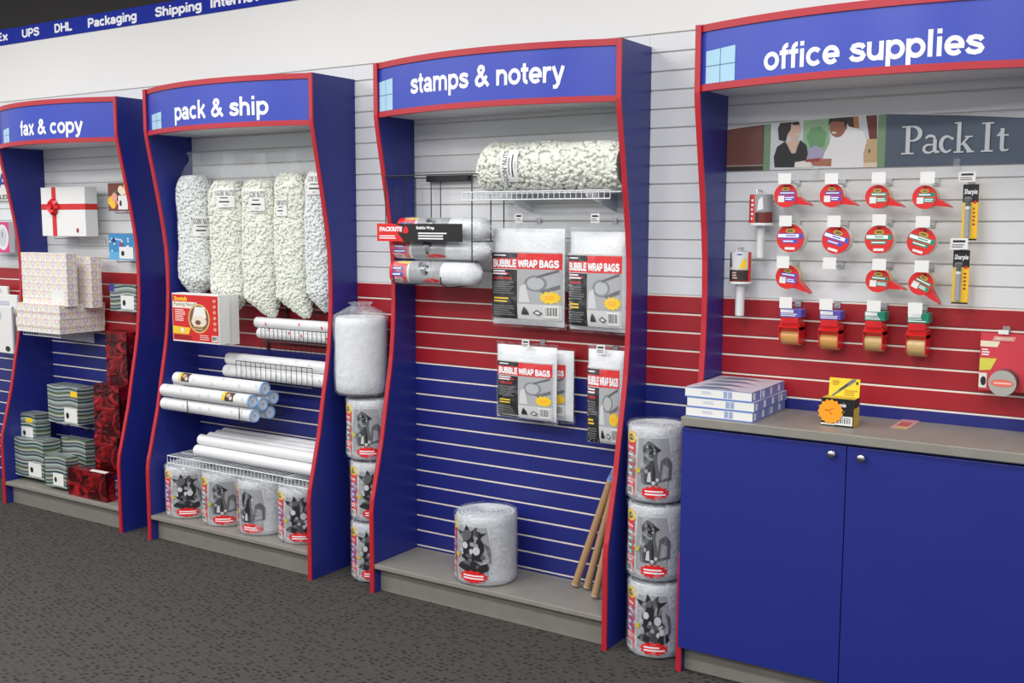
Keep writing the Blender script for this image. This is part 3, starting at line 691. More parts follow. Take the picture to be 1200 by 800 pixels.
# peanuts
import numpy as np
def peanut_template():
    prof = [(-.0120, .0), (-.0098, .0062), (-.0045, .0086), (0, .0078), (.0045, .0086), (.0098, .0062), (.0120, .0)]
    n = 7; V = []; F = []
    for i, (x, r) in enumerate(prof):
        if r == 0: V.append((x, 0, 0)); continue
        for k in range(n): V.append((x, r*math.cos(2*PI*k/n)+10*x*x, r*math.sin(2*PI*k/n)))
    for k in range(n): F.append((0, 1+(k+1) % n, 1+k))
    for i in range(4):
        for k in range(n): F.append((1+i*n+k, 1+i*n+(k+1) % n, 1+(i+1)*n+(k+1) % n, 1+(i+1)*n+k))
    e = 1+5*n
    for k in range(n): F.append((e, 1+4*n+k, 1+4*n+(k+1) % n))
    return np.array(V), F
PNV, PNF = peanut_template()
def scatter(mb, pts, nrm, m, seed, s=1.0):
    rg = np.random.default_rng(seed); i = mb.idx(m)
    for p, n in zip(pts, nrm):
        n = Vector(n).normalized(); u = n.orthogonal().normalized(); w = n.cross(u); a = rg.uniform(0, 2*PI)
        x = (u*math.cos(a)+w*math.sin(a)+n*rg.uniform(-.35, .35)).normalized(); y = n.cross(x).normalized(); z = x.cross(y)
        q = rg.uniform(0, 2*PI); y2 = y*math.cos(q)+z*math.sin(q); z2 = x.cross(y2)
        Rm = np.array([x[:], y2[:], z2[:]])*s*rg.uniform(.85, 1.1)
        V = PNV@Rm+np.array(p); b0 = len(mb.v)
        mb.v += [tuple(r) for r in V.tolist()]; mb.f += [tuple(b0+k for k in f) for f in PNF]; mb.mi += [i]*len(PNF)
def nuts_label(w, h):
    return [('r', -w/2, 0, w/2, h, M_PAPER), ('t', "GOIN' NUTS", -w*.48, h*.60, w*.48, h*.88, M_BLK, 0, 0, 0.85), ('l', -w*.28, h*.44, w*.3, h*.54, 1, M_BLK), ('l', -w*.34, h*.22, w*.36, h*.36, 1, M_BLK), ('r', -w*.1, h*.1, w*.12, h*.14, I_GREY)]
def peanut_bag(xc, yc, zb, zt, zf, a, bb, corner, m, lab, label, seed, npn=1500, tint=0):
    t = thing('packing_peanut_bag', label, 'bag', (xc, yc, zb), 'bags of packing peanuts hanging in a row')
    rnd = random.Random(seed); Hh = zt-zb; ph = rnd.uniform(0, 6)
    def S(tt, ang, k=1.0):
        f = 1.0+.035*math.sin(tt*9+ph)+.02*math.sin(tt*23+ang*2+ph)
        sx = 0
        if tt < .14:
            q = max(tt, 0)/.14; f *= .06+.94*max(q, 0)**.7; sx = corner*a*1.15*(1-q)
        if tt > .90: q = (tt-.90)/.10; f *= 1-.30*q*q
        return Vector((xc+sx+a*f*k*math.cos(ang), yc+bb*f*k*math.sin(ang), zb+Hh*tt))
    rg = np.random.default_rng(seed); pts = []; nr = []
    for _ in range(npn):
        tt = rg.uniform(.005, 1.0); an = rg.uniform(-PI*1.12, PI*.12)
        pts.append(S(tt, an, .955)[:]); nr.append((math.cos(an)/a, math.sin(an)/bb, .0 if tt < .9 else 6))
    for _ in range(50):
        q = rg.uniform(0, 1); an = rg.uniform(0, 2*PI); pts.append(S(1.0, an, .9*math.sqrt(q))[:]); nr.append((0, 0, 1))
    b = MB(); scatter(b, pts, nr, m, seed, .78); b.build('packing_peanuts', t, smooth=3.1, kind='stuff')
    b = MB(); N = 22; K = 24; V = []; F = []
    for i in range(N+1):
        for k in range(K): V.append(S(i/N, 2*PI*k/K, .90))
    for i in range(N):
        for k in range(K): F.append((i*K+k, i*K+(k+1) % K, (i+1)*K+(k+1) % K, (i+1)*K+k))
    F += [tuple(range(N*K, N*K+K)), tuple(range(K))[::-1]]
    b.add(V, F, m); b.build('fill', t, smooth=1.0)
    b = MB(); V = []; F = []; top = []
    for i in range(N+1):
        for k in range(K):
            p = S(i/N, 2*PI*k/K, 1.05); V.append(p)
    nk = [(zt+.012, .80), (zt+(zf-zt)*.35, .62), (zt+(zf-zt)*.62, .30), (zt+(zf-zt)*.75, .30), (zf, .46)]
    for z, f in nk:
        for k in range(K):
            an = 2*PI*k/K; ff = f*(1+.14*math.sin(5*an+ph)+rnd.uniform(-.05, .05)); V.append(Vector((xc+a*ff*math.cos(an), yc+bb*ff*.7*math.sin(an), z+rnd.uniform(-.004, .004))))
    for i in range(N+len(nk)):
        for k in range(K): F.append((i*K+k, i*K+(k+1) % K, (i+1)*K+(k+1) % K, (i+1)*K+k))
    b.add(V, F, M_FILM); b.build('film_bag', t, smooth=1.2)
    if lab:
        lu, lv0, lv1, lw = lab; pz0 = at(lu, lv1, yc-bb).z; pz1 = at(lu, lv0, yc-bb).z; px = at(lu, (lv0+lv1)/2, yc-bb).x-xc
        def mp(x, y, d):
            an = -PI/2+(x+px)/a; p = S((pz0+y-zb)/Hh, an, 1.06)
            return p+Vector((math.cos(an), math.sin(an), 0))*(d+.002)
        b = MB(); b.art(nuts_label(lw, pz1-pz0), mp, h=.010); b.build('paper_label', t)
    return t

def mailing_tube(p, L, r, label, band=None, cap=True, group=None, marks=None, m=None, both=False):
    """tube lying along x with its right end at p"""
    t = thing('mailing_tube', label, 'tube', (p.x-L/2, p.y, p.z-r), group)
    b = MB(); b.cyl((p.x-L, p.y, p.z), (p.x, p.y, p.z), r, m or M_TUBEW, n=20); b.build('tube', t, smooth=0.9)
    if cap:
        b = MB(); n = 20
        prof = [(0, r*1.02), (.012, r*1.02), (.012, r*.84), (.004, r*.78), (.004, r*.25), (.008, r*.2), (.008, .0005)]
        V = []; F = []
        for dx, rr in prof:
            for k in range(n): V.append((p.x+dx-.006, p.y+rr*math.cos(2*PI*k/n), p.z+rr*math.sin(2*PI*k/n)))
        for i in range(len(prof)-1):
            for k in range(n): F.append((i*n+k, i*n+(k+1) % n, (i+1)*n+(k+1) % n, (i+1)*n+k))
        b.add(V, F, M_CAPB); b.build('end_cap', t, smooth=0.6)
    mp = lambda x, y, d: (p.x-L+x, p.y-(r+d)*math.sin(y/r+.5), p.z+(r+d)*math.cos(y/r+.5))
    S = []
    if band is not None:
        S += [('r', band, -.01, band+.022, .045, I_YEL), ('r', band+.022, -.01, band+.085, .045, ink(70,58,52)), ('e', band+.045, .012, .014, .012, ink(190,150,120)), ('e', band+.066, .028, .012, .010, ink(210,190,180))]
    rn = random.Random(int(abs(p.x*1000))+int(abs(p.z*997)))
    if marks:
        for i in range(marks[1]):
            x = L*(i+.5)/marks[1]+rn.uniform(-.03, .03); y = rn.uniform(-.005, .03)
            S += [('p', [(x,y),(x+.010,y+.002),(x+.016,y+.018),(x+.005,y+.014)], marks[0]), ('p', [(x+.003,y+.008),(x+.013,y+.008),(x+.012,y+.011),(x+.002,y+.011)], marks[0])]
    if S:
        b = MB(); b.art(S, mp, h=.007); b.build('print', t, kind='stuff')
    return t

# ================================================================== UNIT WITH BUBBLE WRAP BAGS
def bags_card(w, h):
    ym = h*.735; yt = h*.97; xk = w*.40
    S = [('r', 0, 0, w, h, ink(206,207,209)), ('r', 0, 0, xk, ym, ink(12,12,13)), ('r', xk, ym, w, h*.97, I_RED), ('r', 0, ym, xk, h*.97, ink(24,24,26)), ('r', 0, ym, w, ym+h*.155, I_RED), ('r', 0, ym-h*.008, xk, ym, M_PAPER)]
    S += [('r', xk, h*.23, w, ym, ink(168,170,173)), ('e', w*.66, h*.53, w*.16, h*.12, ink(128,130,134)), ('e', w*.66, h*.53, w*.12, h*.09, ink(180,182,185)), ('p', [(w*.66,h*.60),(w*.97,h*.70),(w*.97,h*.74),(w*.70,h*.65)], ink(96,97,100)), ('p', [(w*.70,h*.42),(w*.98,h*.52),(w*.98,h*.46),(w*.78,h*.39)], ink(104,105,108)), ('p', [(w*.42,h*.25),(w*.58,h*.25),(w*.52,h*.52),(w*.44,h*.48)], ink(206,207,209))]
    S += [('t', 'BUBBLE WRAP BAGS', w*.03, ym+h*.02, w*.97, ym+h*.14, M_TXT, 0, 0, 1.5), ('l', w*.04, h*.915, w*.26, h*.95, 1, M_TXT), ('r', 0, h*.985, w, h, M_PAPER)]
    S += [('l', w*.04, h*.56, w*.34, h*.70, 2, ink(170,30,34)), ('l', w*.03, h*.36, w*.36, h*.55, 6, ink(112,112,114)), ('l', w*.05, h*.23, w*.28, h*.32, 2, I_YEL), ('l', w*.03, h*.04, w*.37, h*.2, 5, ink(112,112,114)), ('l', w*.03, h*.64, w*.3, h*.72, 2, M_TXT)]
    S += [('b', w*.86, h*.33, w*.15, h*.10, 11, I_YEL), ('l', w*.79, h*.30, w*.93, h*.36, 2, I_ORG), ('c', w*.78, h*.03, w*.97, h*.21), ('p', [(w*.46,h*.07),(w*.57,h*.07),(w*.55,h*.13),(w*.50,h*.19),(w*.47,h*.13)], I_DK), ('p', [(w*.62,h*.10),(w*.70,h*.06),(w*.76,h*.10),(w*.68,h*.15)], I_MD), ('p', [(w*.65,h*.10),(w*.70,h*.08),(w*.73,h*.10),(w*.68,h*.125)], M_PAPER), ('r', w*.595, 0, w*.6, h*.23, M_PAPER), ('r', w*.77, 0, w*.775, h*.23, M_PAPER)]
    return S
def bag_pack(film, card, y, th, label, rotz=0.0, group='hanging packs of bubble wrap bags', extra=0):
    """film, card: image rectangles u0,v0,u1,v1 of the pouch and of its printed card; y: front"""
    fx0, fx1, fz0, fz1 = rect(*film, y); kx0, kx1, kz0, kz1 = rect(*card, y)
    xc = (fx0+fx1)/2; yc = y+th/2
    t = thing('bubble_bag_pack', label, 'bag pack', (xc, yc, fz0), group, rotz)
    W2 = (fx1-fx0)/2; Hh = fz1-fz0
    def bulge(s, v): return (max(0, 1-abs(s)**4))**.5*(max(0, 1-abs(v)**5))**.5
    def pillow(x0, x1, z0, z1, tk, m, nm, wob, seed, smooth=1.2, top=0):
        b = MB(); rn = random.Random(seed); n, k = 14, 16; V = []; F = []
        for sd in (-1, 1):
            for i in range(n+1):
                for j in range(k+1):
                    s = -1+2*i/n; v = -1+2*j/k
                    vv = v if not top else (-1+2*(j/k)/(1-top) if j/k < 1-top else 1)
                    g = bulge(s, vv if vv < 1 else 1)*tk/2+.001
                    V.append((x0+(x1-x0)*i/n+rn.uniform(-wob, wob)*.5, sd*(g+rn.uniform(-wob, wob)), z0+(z1-z0)*j/k+rn.uniform(-wob, wob)*.3))
        o = (n+1)*(k+1)
        for i in range(n):
            for j in range(k):
                q = (i*(k+1)+j, (i+1)*(k+1)+j, (i+1)*(k+1)+j+1, i*(k+1)+j+1)
                F.append(q); F.append(tuple(o+a for a in q)[::-1])
        b.add(V, F, m); return b.build(nm, t, smooth=smooth, world=False)
    topz = kz1+(fz1-kz1)*.82-fz0
    pillow(-W2*.95, W2*.95, .012, topz, th*.92, M_BUBBLEW, 'bubble_sheets', 0.0006, 3)
    pillow(-W2, W2, 0, Hh, th*1.06, M_FILMP, 'film_pouch', 0.003, 5, top=.05)
    cx, cz = kx0-xc, kz0-fz0
    def mp(x, yy, d):
        X, Z = cx+x, cz+yy; s = X/(W2*.95); v = -1+2*(Z-.012)/(topz-.012)
        return (X, -(bulge(s*.96, v*.96)*th*.46+.0016+d), Z)
    b = MB(); b.art(bags_card(kx1-kx0, kz1-kz0), mp, h=.014, dd=.00025); b.build('printed_card', t, world=False)
    if extra:
        b = MB(); b.box(-.012, .012, -.002, .002, Hh*.97, Hh*.99, M_PAPER); b.build('hang_tab', t, world=False)
    return t
bag_pack((571,262,659,385), (574,294,656,374), -.155, .075, 'large pack of bubble wrap bags hanging nearest the wire display rack')
bag_pack((659,266,734,392), (662,297,729,383), -.165, .085, 'large pack of bubble wrap bags hanging beside the red right edge of the stamps unit', rotz=-.10)
bag_pack((594,406,671,494), (608,424,662,486), -.075, .05, 'small pack of bubble wrap bags half hidden behind another on the same hook')
bag_pack((578,402,651,495), (582,423,646,490), -.135, .05, 'small pack of bubble wrap bags in front on its hook above the bubble wrap roll')
bag_pack((685,406,732,522), (687,430,725,520), -.120, .05, 'narrow pack of bubble wrap bags hanging at the lower right beside the red edge')
hook(608, 250, 261, .036, -.165, label='peg hook with price tag above the large bag pack nearest the wire rack')
hook(697.5, 250, 261, .040, -.175, label='peg hook with price tag above the large bag pack at the right edge')
hook(616, 398, 407, .038, -.150, label='peg hook with price tag holding the small overlapping bubble wrap bags')
hook(704, 404, 414.5, .040, -.135, label='peg hook with price tag holding the narrow bubble wrap bags')

# white wire shelf with the bag of peanuts lying on it
z3 = at(630, 224, -.29).z
wire_shelf(at(541, 224, -.29).x, UX[2][1]-TP-.012, -.29, z3, .033, 'white wire shelf under the lying bag of packing peanuts', (at(603, 240, -.15).x, at(703, 240, -.15).x))
def lying_bag():
    xa, xb = at(562, 200, -.17).x, UX[2][1]-TP-.02; r = .108; yc = -.145; zc = z3+r+.003
    t = thing('packing_peanut_bag', 'clear bag of pale packing peanuts lying on the white wire shelf', 'bag', ((xa+xb)/2, yc, zc-r))
    L = xb-xa; Rr = lambda q: r*math.sqrt(max(0.0, 1-(1-min(1, q/.12))**2))*(.98+.02*math.sin(q*17)) if q < .12 else r*(1-.10*max(0, (q-.25)/.75))*(.98+.02*math.sin(q*17))
    rg = np.random.default_rng(11); pts = []; nr = []
    for _ in range(1900):
        q = rg.uniform(0, 1); an = rg.uniform(0, 2*PI); rr = Rr(q)*.96
        pts.append((xa+L*q, yc+rr*math.cos(an), zc-(r-Rr(q))*.6+rr*math.sin(an))); nr.append((-1 if q < .06 else 0, math.cos(an), math.sin(an)))
    b = MB(); scatter(b, pts, nr, M_PEANUT, 12, .98); b.build('packing_peanuts', t, smooth=3.1, kind='stuff')
    for nm, k, m in (('fill', .88, M_PEANUT), ('film_bag', 1.04, M_FILM)):
        b = MB(); N, K = 24, 26; V = []; F = []
        for i in range(N+1):
            q = i/N; rr = max(Rr(q)*k, .004)
            for j in range(K): an = 2*PI*j/K; V.append((xa+L*q, yc+rr*math.cos(an), zc-(r-Rr(q))*.6+rr*math.sin(an)))
        for i in range(N):
            for j in range(K): F.append((i*K+j, i*K+(j+1) % K, (i+1)*K+(j+1) % K, (i+1)*K+j))
        F += [tuple(range(K))[::-1], tuple(range(N*K, N*K+K))]
        b.add(V, F, m); b.build(nm, t, smooth=1.0)
    x0 = at(587, 190, yc-r).x-xa
    def mp(x, y, d):      # label turned a quarter, reading up the bag
        X = x0+y; an = PI+.10-x/r; rr = r*1.055+d
        return (xa+X, yc+rr*math.cos(an), zc+rr*math.sin(an))
    w, h = .135, .085
    S = []
    for sh in nuts_label(w, h): S.append(sh)
    b = MB(); b.art([sh if sh[0] != 'r' or sh[1] > -w*.4 else sh for sh in S], lambda x, y, d: mp(x+.01, h-y, d), h=.010); b.build('paper_label', t)
    return t
lying_bag()

# black wire display rack with header card, three flat rolls in it
def display_rack():
    yF, yB = -.28, -.03
    xl, xr = at(447, 230, yF).x+.012, at(553, 230, yF).x
    zt = at(500, 205, yF).z; zs = at(545, 283, yF).z; zbot = at(490, 336, yF).z
    t = thing('display_rack', 'black wire display rack with a black and red bubble wrap header card', 'display rack', ((xl+xr)/2, 0, zbot))
    r = .0028
    def rod(pts, rr=r):
        b = MB(); b.tube(pts, rr, M_BLACKW, 6); b.build('rod', t, smooth=0.9)
    rod([(xl, yB, zt), (xl, yF, zt), (xr, yF, zt), (xr, yB, zt)])
    rod([(xr, yF, zs), (xr, yB, zs)])
    rod([(xl, yB, zt), (xr, yB, zt)])
    for k in range(4): y = yB+(yF-yB)*(k+.2)/3.4; rod([(xl, y, zt), (xl, y, zs+.02)], .0024)
    for y in (yF, (yF+yB)/2+.02, yB): rod([(xr, y, zt), (xr, y, zs-(0.09 if y == yF else 0))])
    for u in (506, 517): x = at(u, 230, yB).x; rod([(x, yB-.005, zt), (x, yB-.005, zs)], .0024)
    for u in (465, 520):
        x = at(u, 320, yF).x; rod([(x, yB, zs-.02), (x, yB, zbot+.012), (x, yB-.03, zbot), (x, yF+.03, zbot), (x, yF-.02, zbot+.018), (x, yF-.024, zbot+.05)])
    xa, xb = at(501, 209, yB).x, at(550, 209, yB).x; zz = at(525, 209, yB).z
    b = MB(); b.box(xa, xb, yB-.012, -.002, zz-.014, zz+.014, M_BLACKW, .002); b.build('mounting_bar', t)
    x0, x1, z0, z1 = rect(442, 262, 541, 283, yF-.012)
    b = MB(); b.box(x0, x1, yF-.012, yF-.006, z0, z1, ink(20,20,22)); hc = b.build('header_card', t)
    w, h = x1-x0, z1-z0; b = MB()
    b.art([('p', [(0,0),(w*.33,0),(w*.25,h*.5),(w*.32,h*.82),(w*.2,h),(0,h)], I_RED), ('r', w*.02, h*.5, w*.33, h*.54, I_RED), ('t', 'PACKRITE', w*.03, h*.56, w*.31, h*.82, M_TXT, .05, .1), ('p', [(w*.33,h*.45),(w*.385,h*.48),(w*.38,h*.72),(w*.35,h*.9),(w*.32,h*.68)], I_RED), ('l', w*.03, h*.12, w*.3, h*.36, 2, M_TXT),
           ('t', 'Bubble Wrap', w*.48, h*.64, w*.69, h*.86, M_TXT, .03), ('l', w*.50, h*.10, w*.84, h*.54, 3, M_TXT)], front(x0, z0, yF-.012)); b.build('header_print', hc)
    # flat rolls of bubble wrap in film
    def flat(u0, u1, v0, v1, yf, rz, label, seed):
        X0, X1, Z0_, Z1_ = rect(u0, v0, u1, v1, yf); zc = (Z0_+Z1_)/2; a = (Z1_-Z0_)/2; bb = max(a*1.05, .06); L = X1-X0; yc = yf+bb
        o = thing('flat_bubble_wrap', label, 'bubble wrap', ((X0+X1)/2, yc, Z0_), 'film packs of bubble wrap in the wire rack', rz)
        rn = random.Random(seed)
        for nm, k, m, wob in (('bubble_roll', .93, M_BUBBLEW, 0), ('film_bag', 1.0, M_FILM2, .03)):
            b = MB(); N, K = 14, 24; V = []; F = []
            for i in range(N+1):
                q = i/N; e = min(1, (min(q, 1-q)/.10)); f = math.sqrt(max(.02, 1-(1-e)**2))*k
                for j in range(K):
                    an = 2*PI*j/K; ff = f*(1+rn.uniform(-wob, wob)); c, s = math.cos(an), math.sin(an)
                    V.append((-L/2+L*q, bb*ff*math.copysign(abs(c)**.8, c), a+a*ff*math.copysign(abs(s)**.8, s)))
            for i in range(N):
                for j in range(K): F.append((i*K+j, i*K+(j+1) % K, (i+1)*K+(j+1) % K, (i+1)*K+j))
            F += [tuple(range(K))[::-1], tuple(range(N*K, N*K+K))]
            b.add(V, F, m); b.build(nm, o, smooth=1.2, world=False)
        def mp(x, y, d):
            an = PI+.15-y/a*1.0; c, s = math.cos(an), math.sin(an); ff = .965
            return (-L/2+x, (bb*ff+d)*math.copysign(abs(c)**.8, c), a+(a*ff+d)*math.copysign(abs(s)**.8, s))
        S = [('r', L*.06, -a*.75, L*.25, a*1.3, I_RED), ('e', L*.22, a*1.15, L*.10, a*.2, I_YEL), ('r', L*.28, -a*.7, L*.62, a*1.35, I_GREY), ('r', L*.09, a*.3, L*.22, a*.6, I_NAVY), ('l', L*.1, a*.36, L*.21, a*.54, 1, M_TXT), ('r', L*.09, -a*.08, L*.22, a*.22, I_PUR), ('l', L*.1, -a*.02, L*.21, a*.16, 1, M_TXT), ('c', L*.10, -a*.65, L*.2, -a*.25), ('p', blob(L*.45, a*.45, a*.5, seed), I_DK), ('p', blob(L*.40, a*.9, a*.3, seed+1), I_DK), ('e', L*.43, a*.5, L*.03, a*.1, I_LG), ('e', L*.5, a*.35, L*.025, a*.09, I_LG), ('b', L*.53, -a*.4, L*.10, a*.28, 12, I_RED)]
        b = MB(); b.art(S, mp, h=.006, dd=.0002); b.build('printed_label', o, world=False)
    flat(459, 566, 254, 281, -.24, 0, 'film pack of bubble wrap behind the black header card, topmost in the rack', 21)
    flat(451, 566, 281.5, 305, -.255, 0, 'film pack of bubble wrap just below the header card, middle of the rack', 33)
    flat(450, 556, 306, 335, -.27, 0, 'film pack of bubble wrap lying at the bottom of the wire rack', 48)
display_rack()

p = at(570, 655, -.19); bubble_roll((p.x, -.19, .1405), 0.22, 'purple', 5, 'single bubble wrap roll standing alone on the grey deck', None, sx=1.2, sz=1.03)
# leaning kraft tubes
for (u, v), (u2, v2, y2), lab in (((674, 686), (716, 562, -.035), 'kraft cardboard tube leaning against the slats, leftmost of three'), ((688, 690), (722, 566, -.05), 'kraft cardboard tube leaning in the corner, middle of three'), ((697, 702), (729, 570, -.08), 'kraft cardboard tube leaning nearest the red edge, rightmost of three')):
    p = atz(u, v, .1405); p.y = min(p.y, -.09); p = Vector((at(u, v, p.y).x, p.y, .155)); q = at(u2, v2, y2); q.x = min(q.x, UX[2][1]-TP-.02)
    if lab.startswith('kraft cardboard tube leaning nearest'): q.x -= .004
    d = (q-p).normalized(); t = thing('cardboard_tube', lab, 'tube', p, 'kraft tubes leaning in the stamps unit')
    b = MB(); n = 18; b.cyl(p+d*.004, q, .0165, M_KRAFT, n=n); b.build('tube', t, smooth=.8)
    b = MB(); b.cyl(p-d*.0005, p+d*.0045, .0172, mat('pale_kraft', (196,170,136), .7), n=n); b.build('end_plug', t, smooth=.8)
    b = MB(); b.cyl(q-d*.006, q+d*.055, .0178, M_FILM2, n=n, r1=.010); b.cyl(q-d*.004, q+d*.012, .0170, ink(90,140,200), n=n); b.build('top_wrap', t, smooth=.8)

# ================================================================== STACKS BETWEEN THE UNITS
xg = -3.352; yg = -.14
for i, (k, sd, rz, lab) in enumerate((('purple', 8, .62, 'bubble wrap roll at the bottom of the stack left of the stamps unit'), ('purple', 5, .70, 'bubble wrap roll second from the floor, stack left of the stamps unit'), ('teal', 3, .62, 'bubble wrap roll just under the white foam roll'))):
    bubble_roll((xg-.012*(i == 2), yg-.01*(i == 2), .002+.303*i), rz, k, sd, lab, 'bubble wrap rolls stacked between units', sz=.955)
t = thing('foam_roll', 'tall white foam roll in loose clear film left of the stamps unit', 'foam roll', (-3.405, -.165, .916))
b = MB(); Rf, Hf = .125, .385
pr = [(Rf*.9,.01),(Rf*.98,.02),(Rf,.06),(Rf*.99,.2),(Rf,Hf-.05),(Rf*.98,Hf-.015),(Rf*.9,Hf-.008)]
for j in range(5): pr += [(Rf*(.85-.15*j), Hf-.008), (Rf*(.80-.15*j), Hf-.012)]
b.lathe(pr, M_FOAM, 36); b.build('foam', t, smooth=.9, world=False)
b = MB(); b.lathe([(Rf*.9,.0),(Rf*1.05,.01),(Rf*1.04,.1),(Rf*1.05,.22),(Rf*1.07,Hf-.04),(Rf*1.04,Hf),(Rf*.6,Hf+.03),(Rf*.35,Hf+.045),(Rf*.5,Hf+.06)], M_FILM2, 34, wob=.03, seed=4); b.build('film_bag', t, smooth=1.3, world=False)
xg = (UX[2][1]+UX[3][0])/2; yg = -.2
for i, (k, sd, rz, lab) in enumerate((('purple', 8, .42, 'bubble wrap roll at the bottom of the stack left of the blue cabinet'), ('teal', 3, .40, 'bubble wrap roll in the middle of the stack left of the blue cabinet'), ('teal', 3, .44, 'bubble wrap roll on top of the stack left of the blue cabinet'))):
    bubble_roll((xg-.005*i, yg, .002+.319*i), rz, k, sd, lab, 'bubble wrap rolls stacked between units')

# ================================================================== PACK & SHIP UNIT
for i, (k, sd, rz, lab) in enumerate((('purple', 5, .78, 'bubble wrap roll on the pack & ship deck, leftmost of the four'), ('teal', 3, .72, 'bubble wrap roll on the pack & ship deck, second of the four from the left'), ('teal', 4, .35, 'bubble wrap roll on the pack & ship deck, third of the four from the left'), ('purple', 8, .66, 'bubble wrap roll on the pack & ship deck, nearest the red right edge'))):
    u, v = ((217, 596), (262, 606), (299, 614), (336, 625))[i]
    p = atz(u, v, .1405); p.y = -.205+.01*(i % 2)
    p.x = UX[1][0]+.165+.285*i
    bubble_roll((p.x, p.y, .1405), rz, k, sd, lab, 'bubble wrap rolls on the pack & ship deck', tilt=(.02, 0), sz=.94, sx=1.12)
YP = -.10
for (u0, u1, vb, vt, vf, cn, m, lab, sd, lbl) in (
    (212, 249, 346, 207, 178, 0, M_PEANUTW, (233, 253, 277, .115), 31, 'clear bag of white packing peanuts hanging leftmost, directly above the red box'),
    (249, 291, 364, 213, 177, .1, M_PEANUT, (263, 220, 243, .105), 32, 'clear bag of packing peanuts hanging second from the left under pack & ship'),
    (287, 328, 370, 212, 178, .5, M_PEANUT, (300, 221, 247, .090), 33, 'clear bag of packing peanuts with a pointed bottom, middle of the five'),
    (325, 364, 371, 204, 174, .7, M_PEANUT, (330, 232, 253, .070), 34, 'clear bag of packing peanuts hanging second from the right under pack & ship'),
    (361, 398, 365, 202, 176, .2, M_PEANUTW, (368, 203, 228, .085), 35, 'clear bag of white packing peanuts hanging rightmost, cut off by the red edge')):
    um = (u0+u1)/2; vm = (vb+vt)/2
    xa, xb = at(u0, vm, YP).x, at(u1, vm, YP).x
    a = (xb-xa)/2*.90; xc = (xa+xb)/2
    if sd == 35: xc = min(xc, UX[1][1]-TP-a*1.08)
    peanut_bag(xc, YP, at(um, vb, YP).z, at(um, vt, YP).z, at(um, vf, YP).z, a, .082, cn, m, lab, lbl, sd)

def carton(ul, um, ur, vb, vt, y, m, name, label, cat, group=None, rot=0.0, art=None, side=None, c=.0015, top=None):
    Mc, w, d, h, rot = boxpx(ul, um, ur, vb, vt, y, rot)
    t = thing(name, label, cat, Mc, group, rot)
    b = MB(); placed_box(b, w, d, h, m, c); body = b.build('box', t, world=False)
    if art:
        b = MB(); b.art(art(w, h), lambda x, yy, q: (-w+x, -q, yy)); b.build('front_print', t, world=False)
    if side:
        b = MB(); b.art(side(d, h), lambda x, yy, q: (q, x, yy)); b.build('side_print', t, world=False)
    if top:
        b = MB(); b.art(top(w, d), lambda x, yy, q: (-w+x, yy, h+q)); b.build('top_print', t, world=False)
    return t, w, d, h
def add_lid(t, w, d, h, m, fr=.6):
    b = MB(); e = .003; b.box(-w-e, e, -e, d+e, h*(1-fr), h+.001, m, .001); b.build('lid', t, world=False)
def noodle_art(w, h):
    S = [('r', w*.01, h*.03, w*.985, h*.975, ink(206,32,30)), ('t', 'Scotch', w*.05, h*.85, w*.33, h*.94, I_YEL, .05), ('p', [(w*.02,h*.70),(w*.5,h*.70),(w*.62,h*.74),(w*.52,h*.83),(w*.02,h*.83)], ink(236,226,212)), ('t', 'Packing Noodles', w*.05, h*.72, w*.58, h*.82, ink(60,50,50), 0),
         ('e', w*.58, h*.50, w*.23, h*.30, ink(222,180,110)), ('e', w*.58, h*.50, w*.205, h*.27, ink(120,90,70)), ('p', [(w*.44,h*.50),(w*.74,h*.52),(w*.70,h*.74),(w*.5,h*.74)], ink(232,230,224)), ('e', w*.58, h*.44, w*.16, h*.12, ink(226,214,196)), ('e', w*.56, h*.42, w*.06, h*.05, ink(120,70,60)), ('l', w*.46, h*.26, w*.70, h*.36, 2, ink(210,170,120)),
         ('l', w*.07, h*.42, w*.30, h*.68, 6, ink(244,206,196)), ('p', [(w*.01,h*.16),(w*.36,h*.16),(w*.40,h*.30),(w*.01,h*.32)], ink(236,196,50)), ('e', w*.22, h*.24, w*.035, h*.05, M_PAPER), ('l', w*.05, h*.05, w*.42, h*.14, 2, ink(120,20,20)), ('c', w*.85, h*.05, w*.98, h*.17)]
    for i in range(6): S.append(('e', w*.92, h*(.30+.115*i), w*.035, h*.035, ink(216,150,120)))
    S.append(('l', w*.60, h*.06, w*.80, h*.18, 3, ink(240,180,170)))
    return S
carton(203, 257.5, 270.5, 404, 346, -.30, M_PAPER, 'packing_box', 'red packing box with a round food picture hanging under the peanut bags', 'box', art=noodle_art)
carton(269, 270.2, 281, 404, 345, -.215, M_PAPER, 'packing_box', 'plain white box end standing just behind the red packing box', 'box')

def wire_basket(u0, u1, vt, vb, y, zback_v, label, nb):
    x0, x1, z0, z1 = rect(u0, vt, u1, vb, y)
    t = thing('wire_basket', label, 'basket', ((x0+x1)/2, 0, z0), 'black wire baskets holding tubes')
    b = MB(); r = .0016
    for zz, rr in ((z1, r*1.5), (z0, r*1.5)): b.tube([(x0, y, zz), (x1, y, zz)], rr, M_BLACKW, 5)
    for i in range(nb+1):
        x = x0+(x1-x0)*i/nb; b.tube([(x, y, z1), (x, y, z0), (x, -.01, z0), (x, -.008, z1+.08)], r, M_BLACKW, 4)
    b.tube([(x0, -.008, z1+.08), (x1, -.008, z1+.08)], r*1.5, M_BLACKW, 5)
    b.build('wire_grid', t, kind='stuff')
    for x in (x0+.05, x1-.05):
        b = MB(); b.box(x-.006, x+.006, -.010, -.001, z1+.04, z1+.10, M_BLACKW); b.build('wall_clip', t)
    return x0, x1, z0, z1
xr2 = UX[1][1]-TP-.006
pA = wire_basket(306, 392, 387, 402, -.15, 0, 'upper black wire basket on the red slats holding white paper tubes', 17)
rA = .029
